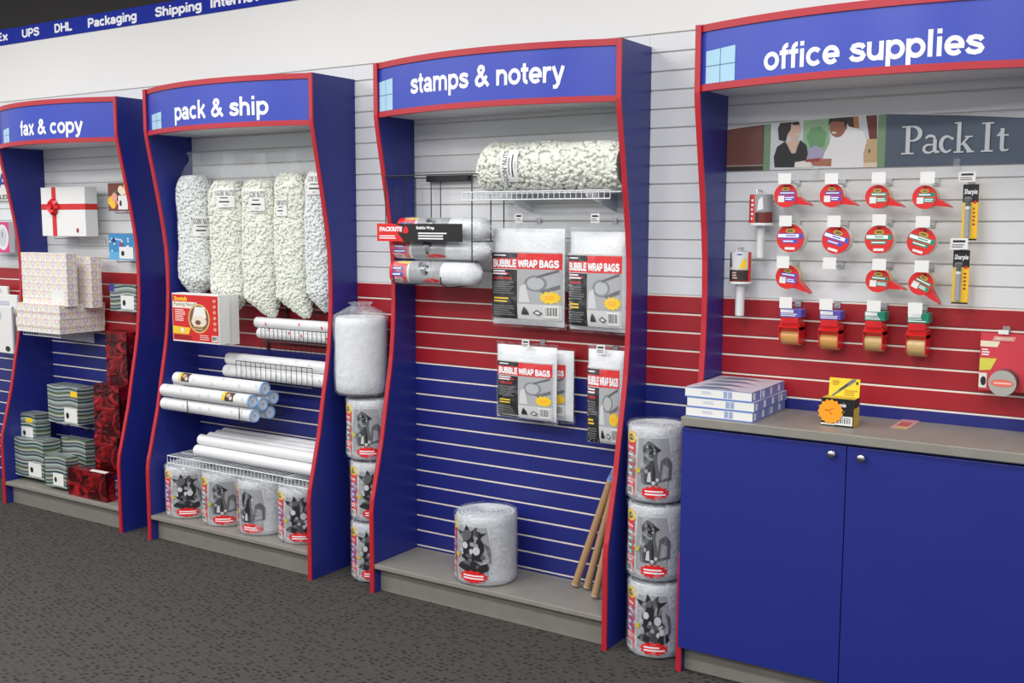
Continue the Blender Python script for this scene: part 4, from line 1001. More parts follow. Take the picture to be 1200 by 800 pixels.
for (v, y, m, lab, L0) in ((381.5, -.105, (I_RED, 3), 'white tube with small red marks, upper one in the basket on the red slats', 302), (393, -.115, (I_RED, 4), 'white tube with small red marks, lower one behind the wires on the red slats', 305)):
    p = at(345, v, y); x0 = at(L0, v-4, y).x; z = at(310, v-3, y).z if False else p.z
    z = pA[2]+.004+rA if 'lower' in lab else pA[2]+.004+rA*2.85
    mailing_tube(Vector((xr2, y if 'lower' in lab else y+.0, z)), xr2-x0, rA, lab, cap=False, marks=m, group='white tubes in the black wire baskets')
pB = wire_basket(277, 366, 427, 450, -.19, 0, 'lower black wire basket on the blue slats holding printed tubes', 15)
for (y, z, uL, lab) in ((-.125, pB[2]+.036+.002+.060, 269, 'white printed tube lying on top in the basket on the blue slats'), (-.150, pB[2]+.036, 266, 'white printed tube behind the wires of the basket on the blue slats')):
    x0 = at(uL, 432, y).x
    mailing_tube(Vector((xr2, y, z)), xr2-x0, .033, lab, cap=False, marks=(I_LG, 7), group='white tubes in the black wire baskets')
# six capped mailing tubes on two black wire arms
TU = [(295.4, 470, -.285, .08, 'front upper'), (298, 487, -.28, None, 'front bottom'), (310, 455, -.215, .09, 'topmost'), (307.6, 473.3, -.222, None, 'middle, behind the front pair'), (320.3, 465.5, -.152, None, 'rear upper'), (316, 483, -.16, None, 'rear lower')]
LB = {'front upper': 'capped mailing tube with a picture band near its blue cap, front of the pile', 'front bottom': 'capped mailing tube resting on the wire arms, lowest front one of the pile', 'topmost': 'capped mailing tube with a picture band at its left end, topmost of the pile', 'middle, behind the front pair': 'capped mailing tube in the middle of the pile, showing mostly its blue cap', 'rear upper': 'capped mailing tube at the back of the pile, upper of the two by the slats', 'rear lower': 'capped mailing tube at the back of the pile, lower of the two by the slats'}
tl = {}
for u, v, y, bnd, nm in TU:
    p = at(u, v, y); L = p.x-at(193 if y < -.25 else 208, 462, y).x
    tl[nm] = (p, L)
    mailing_tube(p, L, .0335, LB[nm], band=(L-.19 if nm == 'front upper' else .05) if bnd else None, marks=(I_LG, 6), group='capped mailing tubes on wire arms')
p, L = tl['front bottom']
for k, uu in enumerate((219.5, 280)):
    x = at(uu, 480, -.32).x
    b = MB(); zz = p.z-.0365; b.tube([(x, -.002, zz+.02), (x, -.012, zz-.002), (x, -.30, zz-.002), (x, -.318, zz+.006), (x, -.320, zz+.075)], .0024, M_BLACKW, 6)
    solo(b, 'tube_holder', 'black wire holder under the left end of the capped mailing tubes' if k == 0 else 'black wire holder under the capped right end of the mailing tubes', 'tube holder', 'wire holders under the mailing tubes', smooth=.9)
# white wire shelf with long plain tubes
zs = (at(196, 530, -.335).z+at(361, 570, -.335).z)/2+.006
xsl = UX[1][0]+TP+.06
wire_shelf(at(196, 530, -.335).x, xr2, -.335, zs, .040, 'white wire shelf across the pack & ship unit above the bubble wrap rolls', (xsl+.2, xr2-.2))
for i, (y, dz, uL, lab) in enumerate(((-.255, 0, 231, 'plain white tube on the wire shelf, front one'), (-.222, .052, 236, 'plain white tube on the wire shelf, resting above the front one'), (-.160, .054, 247, 'plain white tube on the wire shelf, third from the front'), (-.098, .056, 256, 'plain white tube on the wire shelf, fourth from the front'), (-.036, .058, 264, 'plain white tube on the wire shelf, rearmost against the slats'))):
    x0 = at(uL, 520, y).x; r = .030
    mailing_tube(Vector((xr2, y, zs+.003+r+dz)), xr2-x0, r, lab, cap=False, group='plain white tubes on the wire shelf')

# ================================================================== FAX & COPY UNIT
def tagart(x, y, w, h): return [('r', x, y, x+w, y+h, M_PAPER), ('e', x+w*.25, y+h*.45, w*.12, h*.22, M_BLK)]
# gift box with ribbon
def ribbon_front(w, h): return [('r', w*.25, 0, w*.35, h, ink(206,36,36)), ('r', 0, h*.54, w, h*.66, ink(206,36,36)), ('r', w*.74, h*.06, w*.92, h*.26, M_PAPER), ('e', w*.82, h*.12, w*.03, h*.05, ink(150,20,30))]
t, w, d, h = carton(50, 101, 115.5, 277, 218.5, -.16, M_PAPER, 'gift_box', 'white gift box with a red ribbon and bow standing on a bracket', 'box', art=ribbon_front, side=lambda d, h: [('r', 0, h*.54, d, h*.66, ink(206,36,36))])
b = MB(); bx, bz = -w+w*.30, h*.60
for k in range(9):
    a = 2*PI*k/9; r1 = .034; c = Vector((bx+math.cos(a)*.032, -.016, bz+math.sin(a)*.036)); q = Vector((bx, -.006, bz)); s = Vector((-math.sin(a), 0, math.cos(a)))*.014
    e = c+Vector((math.cos(a)*.016, .008, math.sin(a)*.016))
    b.poly([q-s*.5, q+s*.5, c+s+Vector((0,-.010,0)), c-s+Vector((0,-.010,0))], M_REDP); b.poly([c-s+Vector((0,-.010,0)), c+s+Vector((0,-.010,0)), e+s*.8, e-s*.8], M_REDP); b.poly([e-s*.8, e+s*.8, q+s*.5+Vector((0,.004,0)), q-s*.5+Vector((0,.004,0))], M_REDP)
b.cyl((bx, -.030, bz), (bx, -.004, bz), .014, M_REDP, n=10)
b.build('bow', t, world=False, smooth=.6)
def small_shelf(u0, u1, v, y, label):
    x0 = at(u0, v, y).x; x1 = at(u1, v, y).x; z = at((u0+u1)/2, v, y).z-.004
    t = thing('wire_bracket', label, 'bracket', ((x0+x1)/2, 0, z-.03))
    for x in (x0+(x1-x0)*.25, x0+(x1-x0)*.75):
        b = MB(); b.tube([(x, -.002, z-.03), (x, -.006, z), (x, y+.006, z), (x, y-.002, z+.010)], .003, M_STEEL, 6); b.build('arm', t, smooth=.9)
def jelly(w, h):
    rn = random.Random(2); S = [('r', 0, 0, w, h, ink(120,60,50))]
    cs = [(214,60,50),(240,190,60),(60,120,70),(60,50,50),(236,160,140),(230,120,40),(250,230,210)]
    for i in range(22): S.append(('e', rn.uniform(.1,.9)*w, rn.uniform(.1,.9)*h, w*.13, h*.16, ink(*cs[rn.randrange(7)])))
    return S+tagart(w*.5, h*.05, w*.45, h*.5)
def snow(w, h):
    S = [('r', 0, 0, w, h, ink(52,134,190)), ('r', 0, h*.0, w, h*.3, ink(90,170,214))]
    rn = random.Random(6)
    for i in range(16): S.append(('e', rn.uniform(.05,.95)*w, rn.uniform(.2,.95)*h, w*.035, h*.035, M_PAPER))
    S += [('e', w*.2, h*.75, w*.07, h*.08, ink(30,50,110)), ('e', w*.5, h*.6, w*.06, h*.07, ink(180,40,50))]
    return S+tagart(w*.42, h*.05, w*.55, h*.45)
RW = UX[0][1]-TP
def rightbox(ul, um, ur, vb, vt, y, m, lab, art, nm='gift_box', group='small gift boxes on brackets'):
    t, w, d, h = carton(ul, um, ur, vb, vt, y, m, nm, lab, 'box', group=group, art=art)
rightbox(127.5, 152, 156, 247, 214, -.14, M_PAPER, 'small box printed with coloured jelly beans beside the ribboned gift box', jelly)
rightbox(128.5, 158, 164, 305, 274, -.13, M_PAPER, 'small bright blue box with white dots under the jelly bean box', snow)
def stripe_tag(x, y, ww, hh): return lambda w, h: tagart(w*x, h*y, w*ww, h*hh)
rightbox(129.5, 160, 166, 366, 334, -.135, M_STRIPE, 'small wavy striped box with a white tag on a bracket against the red slats', lambda w, h: tagart(w*.42, h*.1, w*.5, h*.5)+[('r', -.002, h*.72, w*.18, h*1.0, I_NAVY)])
small_shelf(48, 113, 279, -.165, 'pair of steel wire arms under the ribboned gift box')
small_shelf(128, 156, 248.5, -.145, 'pair of steel wire arms under the jelly bean box')
small_shelf(129, 162, 306.5, -.135, 'pair of steel wire arms under the bright blue box')
small_shelf(130, 164, 367.5, -.14, 'pair of steel wire arms under the small striped box')
# heart-patterned boxes on a wire shelf
t, w, d, h = carton(20, 70, 123, 392, 375, -.33, M_HEART, 'patterned_box', 'flat white box with pastel hearts, lower one of the flat pair', 'box', 'white boxes printed with pastel hearts')
zflat = LOC[t.name].z
add_lid(t, w, d, h-.002, M_HEART, .62)
t, w, d, h = carton(20, 70, 123, 375, 358, -.33, M_HEART, 'patterned_box', 'flat white box with pastel hearts, upper one of the flat pair', 'box', 'white boxes printed with pastel hearts')
add_lid(t, w, d, h, M_HEART, .62)
carton(27, 79.5, 92, 359.5, 297, -.30, M_HEART, 'patterned_box', 'large upright box with pastel hearts at the left of the pair', 'box', 'white boxes printed with pastel hearts', art=lambda w, h: [('r', w*.66, h*.08, w*.94, h*.3, M_PAPER)])
carton(86, 108, 120.5, 361, 301, -.175, M_HEART, 'patterned_box', 'upright box with pastel hearts behind and right of the large one', 'box', 'white boxes printed with pastel hearts')
b = MB(); xa, xb = at(26, 394, -.32).x, at(108, 398, -.1).x
wire_shelf(xa, xb, -.31, zflat-.004, .018, 'white wire shelf under the heart printed boxes', (xa+.12, xb-.12))
# dark red foil boxes
for (ul, um, ur, vb, vt, y, lab) in ((125.5, 150, 166, 453, 390, -.10, 'dark red foil box, highest of the foil stack'), (111.5, 141, 163, 514, 453, -.20, 'dark red foil box in the middle of the foil stack'), (112, 139, 160, 556, 513.5, -.215, 'dark red foil box third from the top of the foil stack')):
    carton(ul, um, ur, vb, vt, y, M_FOIL, 'foil_box', lab, 'box', 'dark red foil gift boxes')
carton(80.5, 125, 136, 592, 556, -.335, M_FOIL, 'foil_box', 'dark red foil box at the deck front with white paper on top', 'box', 'dark red foil gift boxes', top=lambda w, d: [('p', [(w*.55,d*.1),(w*.95,d*.15),(w*.9,d*.8),(w*.5,d*.7)], M_PAPER)])
# wavy striped boxes
for (ul, um, ur, vb, vt, y, lab, art) in (
    (57, 92, 112.5, 499, 455, -.20, 'wavy striped box alone on the upper bracket beside the foil stack', lambda w, h: tagart(w*.55, h*.06, w*.42, h*.38)+[('r', w*.78, h*.75, w*1.0, h*.9, I_YEL)]),
    (15, 42, 60, 517, 486, -.24, 'wavy striped box on top of the striped pile at the left', lambda w, h: tagart(w*.4, h*.05, w*.5, h*.45)+[('r', w*.6, h*.68, w*.9, h*.85, I_YEL)]),
    (13, 52, 73, 563, 518, -.29, 'wavy striped box at the bottom left of the striped pile', lambda w, h: tagart(w*.55, h*.06, w*.38, h*.35)),
    (73, 101, 113, 553, 517, -.16, 'wavy striped box at the back between pile and foil boxes', None),
    (53.5, 78, 93, 573, 537, -.325, 'small wavy striped box standing in front of the striped pile', lambda w, h: tagart(w*.38, h*.06, w*.5, h*.4))):
    carton(ul, um, ur, vb, vt, y, M_STRIPE, 'striped_box', lab, 'box', 'wavy striped gift boxes', art=art)
small_shelf(62, 113, 500, -.215, 'pair of steel wire arms under the upper wavy striped box')

# gap left of the fax & copy unit
x1 = UX[0][0]-.01
b = MB(); p0 = at(0, 200, -.02); p1 = at(9, 232, -.02)
xa = p0.x-.25; xb = at(8.5, 225, -.02).x+.06
t = thing('wall_sign', 'white sign with blue letters cut off by the left frame edge', 'sign', ((xa+xb)/2, 0, at(5, 235, -.02).z))
zA, zB = at(4, 235, -.02).z, at(4, 180, -.02).z
b.box(xa, xb, -.02, -.012, zA, zB, M_PAPER); bd = b.build('board', t)
b = MB(); b.art([('t', 'A', at(0, 214, -.02).x-.02, at(3, 220, -.02).z, at(8, 214, -.02).x, at(3, 203, -.02).z, I_NAVY, 0, 0, 1.2), ('t', 'RULES', at(-9, 230, -.02).x, at(3, 233.5, -.02).z, at(9.5, 230, -.02).x, at(3, 228, -.02).z, M_BLK, 0.02)], front(0, 0, -.02)); b.build('lettering', bd)
carton(-14, 11.5, 18, 296, 260, -.10, M_PAPER, 'boxed_set', 'pink fronted box with a white ring at the left frame edge', 'box', art=lambda w, h: [('r', 0, 0, w, h, ink(214,60,130)), ('e', w*.72, h*.5, w*.26, h*.42, M_PAPER), ('e', w*.72, h*.5, w*.18, h*.3, ink(200,205,210)), ('r', w*.69, h*.5, w*.72, h*.68, M_BLK)])
for (u0, u1, v0, v1, y, lab) in ((-8, 9, 335, 362, -.06, 'white padded envelope hanging at the back by the left frame edge'), (-2, 21, 345, 400, -.10, 'white padded envelope hanging beside the left panel of the fax & copy unit'), (-14, 14, 358, 413, -.15, 'white padded envelope with a dark seal, front one at the left frame edge')):
    x0, xx, z0, z1 = rect(u0, v0, u1, v1, y); xx = min(xx, UX[0][0]-.004)
    b = MB(); b.box(x0, xx, y, y+.02, z0, z1, M_PAPER, .006)
    w, h = xx-x0, z1-z0; b.art([('r', w*.1, h*.72, w*.6, h*.86, ink(190,195,205))]+([('e', w*.80, h*.10, w*.10, h*.06, I_DK)] if 'seal' in lab else []), front(x0, z0, y))
    solo(b, 'padded_envelope', lab, 'envelope', 'padded envelopes at the left frame edge')

# ================================================================== OFFICE SUPPLIES WALL
# poster
def poster():
    y = -.008
    X = lambda u, v=170: at(u, v, y).x
    Zb = (at(860, 197, y).z+at(1190, 195.5, y).z)/2
    xa, xe = UX[3][0]+TP+.002, UX[3][1]-TP-.004
    ztop = lambda u, v: at(u, v, y).z
    t = thing('poster', 'long shop poster of two people packing beside a slate panel reading Pack It', 'poster', ((xa+xe)/2, 0, Zb))
    xi = [X(895), X(903), X(1028), X(1037.5)]
    tops = [(xa, ztop(853, 151)), (xi[0], ztop(895, 145)), (X(960), ztop(960, 138.5)), (xi[3], ztop(1038, 132.5)), (X(1120), ztop(1120, 134)), (X(1198), ztop(1198, 137)), (xe, ztop(1198, 137)-.002)]
    def zt(x):
        for (a, za), (c, zc) in zip(tops, tops[1:]):
            if x <= c: return za+(zc-za)*(x-a)/(c-a)
        return tops[-1][1]
    b = MB(); V = []; pts = [(xa, y, Zb), (xe, y, Zb)]+[(x, y, z) for x, z in tops[::-1]]
    b.prism(pts, (0, .0015, 0), M_PAPER); sheet = b.build('sheet', t)
    def pane(x0, x1, z0, m):
        P = [(x0, z0), (x1, z0), (x1, zt(x1)-.003)]+[(x, z-.003) for x, z in tops[::-1] if x0 < x < x1]+[(x0, zt(x0)-.003)]
        return ('p', P, m)
    I = ink; A = lambda u, v: (at(u, v, y).x, min(at(u, v, y).z, zt(at(u, v, y).x)-.004))
    def E(u, v, ru, rv, m):
        c = at(u, v, y); k = (at(u+10, v, y).x-c.x)/10; kz = (c.z-at(u, v+10, y).z)/10
        return ('p', [(c.x+ru*k*math.cos(2*PI*i/18), min(c.z+rv*kz*math.sin(2*PI*i/18), zt(c.x)-.004)) for i in range(18)], m)
    PG = lambda m, *q: ('p', [A(u, v) for u, v in q], m)
    S = [pane(xa, xi[0], Zb, I(60,46,44)), pane(xa, xi[0]-.003, Zb+.020, I(122,74,66)), ('r', xa, Zb+.017, xi[0], Zb+.022, I(170,150,140)),
         pane(xi[0], xi[1], Zb, I(122,156,118)), pane(xi[1], xi[2], Zb, I(216,220,226)), pane(xi[2], xi[3], Zb, I(122,156,118)), pane(xi[3], xe, Zb, I(78,92,112)),
         pane(X(941), X(972), Zb+.03, I(150,186,150)), PG(I(108,160,112), (945,160),(951,150),(962,148),(969,156),(966,172),(950,174)), PG(I(176,170,200), (944,176),(956,170),(968,178),(960,190),(946,188)),
         PG(I(112,44,40), (1015,134),(1028,133),(1028,163),(1019,163)), PG(I(64,40,36), (990,137),(1001,136),(1003,150),(995,148)), PG(I(190,120,70), (1000,136),(1006,136),(1007,151),(1001,149)),
         PG(I(206,174,130), (1012,163.5),(1028,162.5),(1028,191),(1011,191)), PG(I(70,54,40), (1018,175),(1020,175),(1019.5,179),(1018,179)), PG(I(230,214,190), (1008,191),(1028,190),(1028,196),(1008,196)),
         # man in white shirt
         PG(I(240,240,242), (971,170),(966,180),(962,196),(1012,196),(1012,180),(1016,165),(1012,154),(994,148),(984,150),(976,158)), PG(I(150,96,70), (974,150),(985,160),(993,150),(990,142),(980,140)), E(982, 149, 9.5, 12, I(160,102,76)), PG(I(40,30,28), (971,147),(972,139),(980,136),(990,137),(994,143),(991,150),(989,143),(976,142)), PG(M_PAPER, (975,154),(981,155),(979,157),(976,156.5)),
         PG(I(176,112,84), (950,188),(966,186),(975,186),(974,195),(952,194)), 
         # woman in black top
         PG(I(30,30,34), (908,196),(907,184),(911,172),(920,166),(932,180),(938,164),(945,170),(947,180),(944,190),(936,196)), PG(I(224,190,168), (921,166),(936,164),(933,179),(928,180)), E(931, 152, 7.5, 12, I(226,190,168)), PG(I(34,26,26), (913,164),(912,150),(915,144),(928,142),(927,152),(923,158),(921,166)), PG(I(34,26,26), (926,144),(936,142),(938,146),(931,147)), PG(M_PAPER, (934,157),(938,156),(936,159)), PG(I(238,232,226), (932,190),(946,188),(953,193),(950,196.3),(931,196.3)),
         PG(I(160,60,60), (944,187),(962,185),(960,189),(944,190))]
    b = MB(); b.art(S, lambda x, z, d: (x, y-d, z), d0=.0004, dd=.00024); b.build('printed_picture', sheet)
    # serif lettering
    bb = MB(); ser = I(214,218,222)
    zb = (at(1070, 180, y).z+at(1180, 178, y).z)/2; Hc = at(1070, 147.5, y).z-zb; x0 = X(1057); sc = (X(1182)-x0)/3.02
    def arcp(cx, cy, rx, ry, a0, a1, w0, w1, n=14):
        P = []; Q = []
        for i in range(n+1):
            q = i/n; a = math.radians(a0+(a1-a0)*q); ww = w0+(w1-w0)*math.sin(PI*q); P.append((cx+(rx+ww/2)*math.cos(a), cy+(ry+ww/2)*math.sin(a))); Q.append((cx+(rx-ww/2)*math.cos(a), cy+(ry-ww/2)*math.sin(a)))
        return P+Q[::-1]
    def rct(a, c, e, f): return [(a, c), (e, c), (e, f), (a, f)]
    G = []
    def glyph(off, polys): G.extend([[(off+a, c) for a, c in P] for P in polys])
    glyph(0, [rct(.12,0,.25,1), rct(0,0,.37,.055), rct(0,.945,.3,1), arcp(.30,.72,.24,.25,90,-90,.05,.13), rct(.2,.945,.32,1), rct(.2,.45,.32,.50)])
    glyph(.62, [rct(.30,.05,.41,.5), arcp(.22,.50,.13,.12,0,170,.05,.10), arcp(.18,.17,.14,.14,60,330,.05,.09), [(.2,.32),(.34,.36),(.34,.31),(.2,.27)], [(.36,.0),(.50,.03),(.50,.08),(.38,.12)]])
    glyph(1.10, [arcp(.22,.31,.17,.27,40,315,.05,.12), [(.30,.5),(.38,.44),(.42,.5),(.36,.56)]])
    glyph(1.52, [rct(.08,0,.19,1.06), rct(0,0,.28,.05), rct(0,1.0,.14,1.05), [(.18,.28),(.38,.56),(.46,.56),(.23,.25)], [(.22,.33),(.30,.38),(.52,.05),(.52,0),(.40,0)], rct(.36,0,.58,.05), rct(.30,.52,.52,.57)])
    glyph(2.28, [rct(.10,0,.23,1), rct(0,0,.33,.055), rct(0,.945,.33,1)])
    glyph(2.70, [rct(.09,.08,.20,.78), rct(0,.52,.32,.575), [(.09,.10),(.14,0),(.28,0),(.34,.06),(.32,.09),(.24,.06),(.20,.10)], [(.02,.56),(.09,.56),(.20,.78),(.14,.78)]])
    bb.art([('p', [(x0+sc*a, zb+Hc*c) for a, c in P], ser) for P in G], lambda x, z, d: (x, y-.0085+.0008-d*.2, z), d0=.0004, dd=.00002)
    bb.v = [(a, c+.0005, e) for a, c, e in bb.v]
    bb.build('lettering', sheet)
    # clear ticket clips
    return t
poster()
def clip(u, v, lab):
    p = at(u, v, -.02); b = MB(); b.box(p.x-.012, p.x+.012, -.022, -.002, p.z-.022, p.z+.022, M_FILM2, .003); solo(b, 'plastic_clip', lab, 'clip')
clip(954, 205, 'clear plastic clip below the poster between the first two tape tags')
clip(1121, 193, 'clear plastic clip at the poster edge above the markers')

# tape
def tape_face(R, kind, rot, plain):
    c = I_NAVY if kind == 'blue' else I_GRN
    if kind == 'blue': c = ink(74,82,190)
    S = [('e', 0, 0, R*.98, R*.98, ink(218,34,34)), ('e', 0, R*.52, R*.34, R*.17, ink(222,180,70)), ('e', 0, R*.52, R*.24, R*.1, ink(120,120,60))]
    if plain: S += [('r', -R*.9, -R*.02, R*.9, R*.36, c), ('r', -R*.88, R*.06, R*.62, R*.30, M_TXT), ('l', -R*.3, R*.1, R*.55, R*.26, 1, c), ('r', -R*.55, -R*.34, R*.55, -R*.10, c), ('l', -R*.5, -R*.3, R*.5, -R*.13, 1, M_TXT), ('r', -R*.36, -R*.82, R*.36, -R*.64, M_PAPER)]
    else: S += [('r', -R*.5, R*.05, R*.82, R*.36, c), ('l', -R*.45, R*.1, R*.75, R*.32, 1, M_TXT), ('r', -R*.05, -R*.45, R*.8, -R*.05, c), ('l', 0, -R*.4, R*.75, -R*.1, 2, M_TXT), ('r', -R*.62, -R*.55, -R*.08, -R*.02, M_PAPER)]
    S += [('r', -R*.12, R*.74, R*.12, R*.84, M_BLK)]
    cs, sn = math.cos(rot), math.sin(rot)
    return S, cs, sn
def tape_roll(u, v, rpx, y, kind, rot, tail, lab, tan):
    c = at(u, v, y); R = at(u, v-rpx, y).z-c.z; th = .052
    t = thing('tape_dispenser' if tail is not None else 'tape_roll', lab, 'tape', (c.x, y+th/2, c.z-R), 'packing tape hanging on hooks')
    b = MB(); n = 28
    b.cyl((c.x, y+.003, c.z), (c.x, y+th, c.z), R*.99, tan, n=n); b.build('tape', t, smooth=.8)
    b = MB(); b.cyl((c.x, y-.0005, c.z), (c.x, y+.003, c.z), R, M_REDP if tail is not None else ink(210,60,60), n=n)
    S, cs, sn = tape_face(R, kind, rot, tail is None)
    b.art(S, lambda x, z, d: (c.x+x*cs-z*sn, y-.0005-d, c.z+x*sn+z*cs), d0=.0004); b.build('printed_disc', t, smooth=.6)
    if tail is not None:
        b = MB(); d = Vector((math.cos(tail), 0, math.sin(tail))); q = Vector((-d.z, 0, d.x)); C = Vector((c.x, y, c.z)); L = R*1.25
        for s in (0, 1):
            yy = .002+s*(th-.006)
            b.prism([C+d*R*.72+q*R*.34+Vector((0,yy,0)), C+d*R*.86-q*R*.42+Vector((0,yy,0)), C+d*(R+L*.75)-q*R*.10+Vector((0,yy,0)), C+d*(R+L*.9)+q*R*.06+Vector((0,yy,0))], (0, .003, 0), M_REDP)
        b.prism([C+d*R*1.0+q*R*.28+Vector((0,.004,0)), C+d*(R+L)+q*R*.02+Vector((0,.004,0)), C+d*(R+L)-q*R*.05+Vector((0,.004,0)), C+d*R*1.0+q*R*.20+Vector((0,.004,0))], (0, th-.006, 0), M_REDP)
        for k in range(5):
            yy = .006+k*(th-.012)/5; e = C+d*(R+L)
            b.poly([e+Vector((0,yy,0)), e+Vector((0,yy+.008,0)), e+d*.006-q*.003+Vector((0,yy+.004,0))], M_REDP)
        b.build('cutter', t)
WHT = mat('clear_tape', (214,206,190), .25, coat=.4)
YT = -.115
ORD = ('leftmost', 'second from the left', 'third from the left', 'rightmost')
for i, (u, v, k) in enumerate(((920.5, 229, 'blue'), (974.5, 229, 'blue'), (1028, 230.5, 'green'), (1083.5, 231, 'green'))):
    tape_roll(u, v, 14, YT, k, 0, -.38, 'round red tape dispenser with %s print, %s in the top row' % (k, ORD[i]), WHT if k == 'blue' else M_TAN)
for i, (u, v, k, r) in enumerate(((926, 279, 'blue', 0), (979.5, 281, 'blue', -.28), (1030, 280.5, 'green', 0), (1079.5, 283, 'green', -.30))):
    tape_roll(u, v, 16.5, YT-.01, k, r, None, 'flat round tape roll with %s print, %s in the second row' % (k, ORD[i]), WHT)
for i, (u, v, k, r, tl_) in enumerate(((922.5, 324.5, 'blue', -.1, -.62), (1028.5, 328.5, 'green', -.08, -.32), (1079, 332, 'green', -.45, -.85))):
    tape_roll(u, v, 14, YT, k, r, tl_, 'round red tape dispenser with %s print, %s in the third row' % (k, ('leftmost', 'middle', 'rightmost')[i]), M_TAN)
for i, (ul, ur, v0, v1, k) in enumerate(((912.5, 936, 362, 405, 'blue'), (959, 982, 364, 411, 'blue'), (1011.5, 1034, 365, 413, 'green'), (1061.5, 1085, 367, 419, 'green'))):
    y = -.10; x0, x1, z0, z1 = rect(ul, v0, ur, v1, y); w, h = x1-x0, z1-z0; c = ink(92,86,180) if k == 'blue' else I_GRN
    t = thing('tape_gun', 'red hand tape dispenser with %s label, %s in the bottom row' % (k, ORD[i]), 'tape', ((x0+x1)/2, y, z0), 'hand tape dispensers in the bottom row')
    b = MB(); R = h*.24; n = 24; yc = y+.045
    b.cyl((x0+w*.04, yc, z0+R), (x1-w*.06, yc, z0+R), R, M_TAN if k == 'green' else mat('amber_tape', (206,150,84), .3, coat=.3), n=n); b.build('tape', t, smooth=.8)
    b = MB(); b.box(x0, x1, y+.01, y+.075, z0+h*.40, z0+h*.62, M_REDP, .003); b.box(x0+w*.08, x1-w*.04, y+.0, y+.06, z0+h*.60, z0+h*.78, M_REDP, .003)
    b.box(x0-.001, x0+.002, y+.005, y+.08, z0+h*.1, z0+h*.5, M_REDP); b.box(x1-.003, x1, y+.005, y+.08, z0+h*.06, z0+h*.5, M_REDP)
    b.prism([(x0, y+.012, z0+h*.42), (x0, y-.006, z0+h*.50), (x0, y-.006, z0+h*.52), (x0, y+.012, z0+h*.56)], (w, 0, 0), M_REDP); b.build('frame', t)
    b = MB(); b.box(x0+w*.05, x1+w*.10, y-.002, y+.062, z0+h*.78, z0+h*1.0, c, .002); b.art([('r', w*.08, h*.90, w*.72, h*.985, M_TXT), ('l', w*.1, h*.80, w*1.0, h*.89, 2, M_TXT)], front(x0, z0, y-.002)); b.build('label_card', t)
TAGS = [(919.5,203,215.6),(974.5,203,215.6),(1029.8,201.5,215),(1087,201,215),(920.5,252.5,265),(977.3,252.5,266),(1030.3,251,264),(1081.5,253,266),(917.5,300,314),(972,301.5,315),(1030.3,303,316.5),(1080,305,319),(920.8,348,361),(968,350,363),(1024,352,365),(1072.5,354.5,368)]
RN = ('top row', 'second row', 'third row', 'bottom row')
for i, (u, v0, v1) in enumerate(TAGS):
    hook(u, v0, v1, .048, -.15, label=('bare peg hook with blank white tag and no tape on it' if i == 9 else 'peg hook with blank white tag, %s, %s of tapes' % (ORD[i % 4], RN[i//4])), lines=False, group='peg hooks with blank white tags')
# markers on cards
def marker_card(u0, u1, v0, v1, y, lab):
    x0, x1, z0, z1 = rect(u0, v0, u1, v1, y); w, h = x1-x0, z1-z0
    t = thing('marker_pack', lab, 'marker', ((x0+x1)/2, y, z0), 'carded markers')
    b = MB(); b.box(x0, x1, y, y+.002, z0, z1, I_YEL); cdp = b.build('card', t)
    b = MB(); b.art([('r', 0, h*.68, w, h, M_BLK), ('t', 'Sharpie', w*.08, h*.80, w*.92, h*.92, M_TXT, .02, .15), ('r', 0, 0, w, h*.03, M_BLK), ('r', w*.62, h*.05, w*.98, h*.66, ink(244,190,30)), ('l', w*.68, h*.25, w*.86, h*.6, 5, ink(150,60,20)), ('e', w*.80, h*.68, w*.1, h*.03, I_RED)], front(x0, z0, y)); b.build('card_print', cdp)
    b = MB(); xm = x0+w*.38; b.cyl((xm, y-.009, z0+h*.06), (xm, y-.009, z0+h*.56), .0085, mat('grey_marker_barrel', (150,156,164), .3), n=14); b.build('barrel', t, smooth=.8)
    b = MB(); b.cyl((xm, y-.009, z0+h*.56), (xm, y-.009, z0+h*.61), .0085, M_PAPER, n=14); b.cyl((xm, y-.009, z0+h*.61), (xm, y-.009, z0+h*.76), .0092, M_BLK, r1=.006, n=14); b.build('cap', t, smooth=.8)
    b = MB(); b.box(x0+w*.12, x0+w*.64, y-.020, y-.0005, z0+h*.03, z0+h*.78, M_FILM, .006); b.build('blister', t)
marker_card(1127.5, 1146, 216, 281.5, -.07, 'carded marker on black and yellow backing, upper of the two')
marker_card(1116, 1135.5, 293, 356, -.07, 'carded marker on black and yellow backing, lower of the two')
hook(1133.5, 201, 213, .056, -.09, label='peg hook with a printed price tag above the upper carded marker')
hook(1124, 279, 292, .058, -.09, label='peg hook with a printed price tag above the lower carded marker')
# red blister card with a round tin
y = -.045; x0, x1, z0, z1 = rect(1148, 391, 1216, 459, y); w, h = x1-x0, z1-z0
t = thing('carded_tape', 'red carded roll with a round grey lid by the right frame edge', 'carded roll', ((x0+x1)/2, y, z0))
b = MB(); b.box(x0, x1, y, y+.003, z0, z1, ink(206,60,72)); cdp = b.build('card', t)
b = MB(); b.art([('p', [(0,h*.76),(w*.30,h*.76),(w*.34,h*.86),(0,h*.86)], ink(232,222,196)), ('p', [(w*.2,h*.87),(w*.58,h*.87),(w*.62,h*.95),(w*.24,h*.95)], ink(226,150,130)), ('l', w*.03, h*.60, w*.18, h*.73, 3, M_TXT), ('p', [(0,h*.34),(w*.2,h*.36),(w*.3,h*.56),(0,h*.56)], ink(214,206,80)), ('r', 0, h*.04, w*.14, h*.30, ink(222,220,216)), ('e', w*.08, h*.16, w*.05, h*.08, I_DK), ('t', 'HEAVY DUTY', w*.26, h*.885, w*.56, h*.93, M_TXT, .02)], front(x0, z0, y)); b.build('card_print', cdp)
c = at(1174.5, 449, y-.075); R = at(1174.5, 434, y-.075).z-c.z
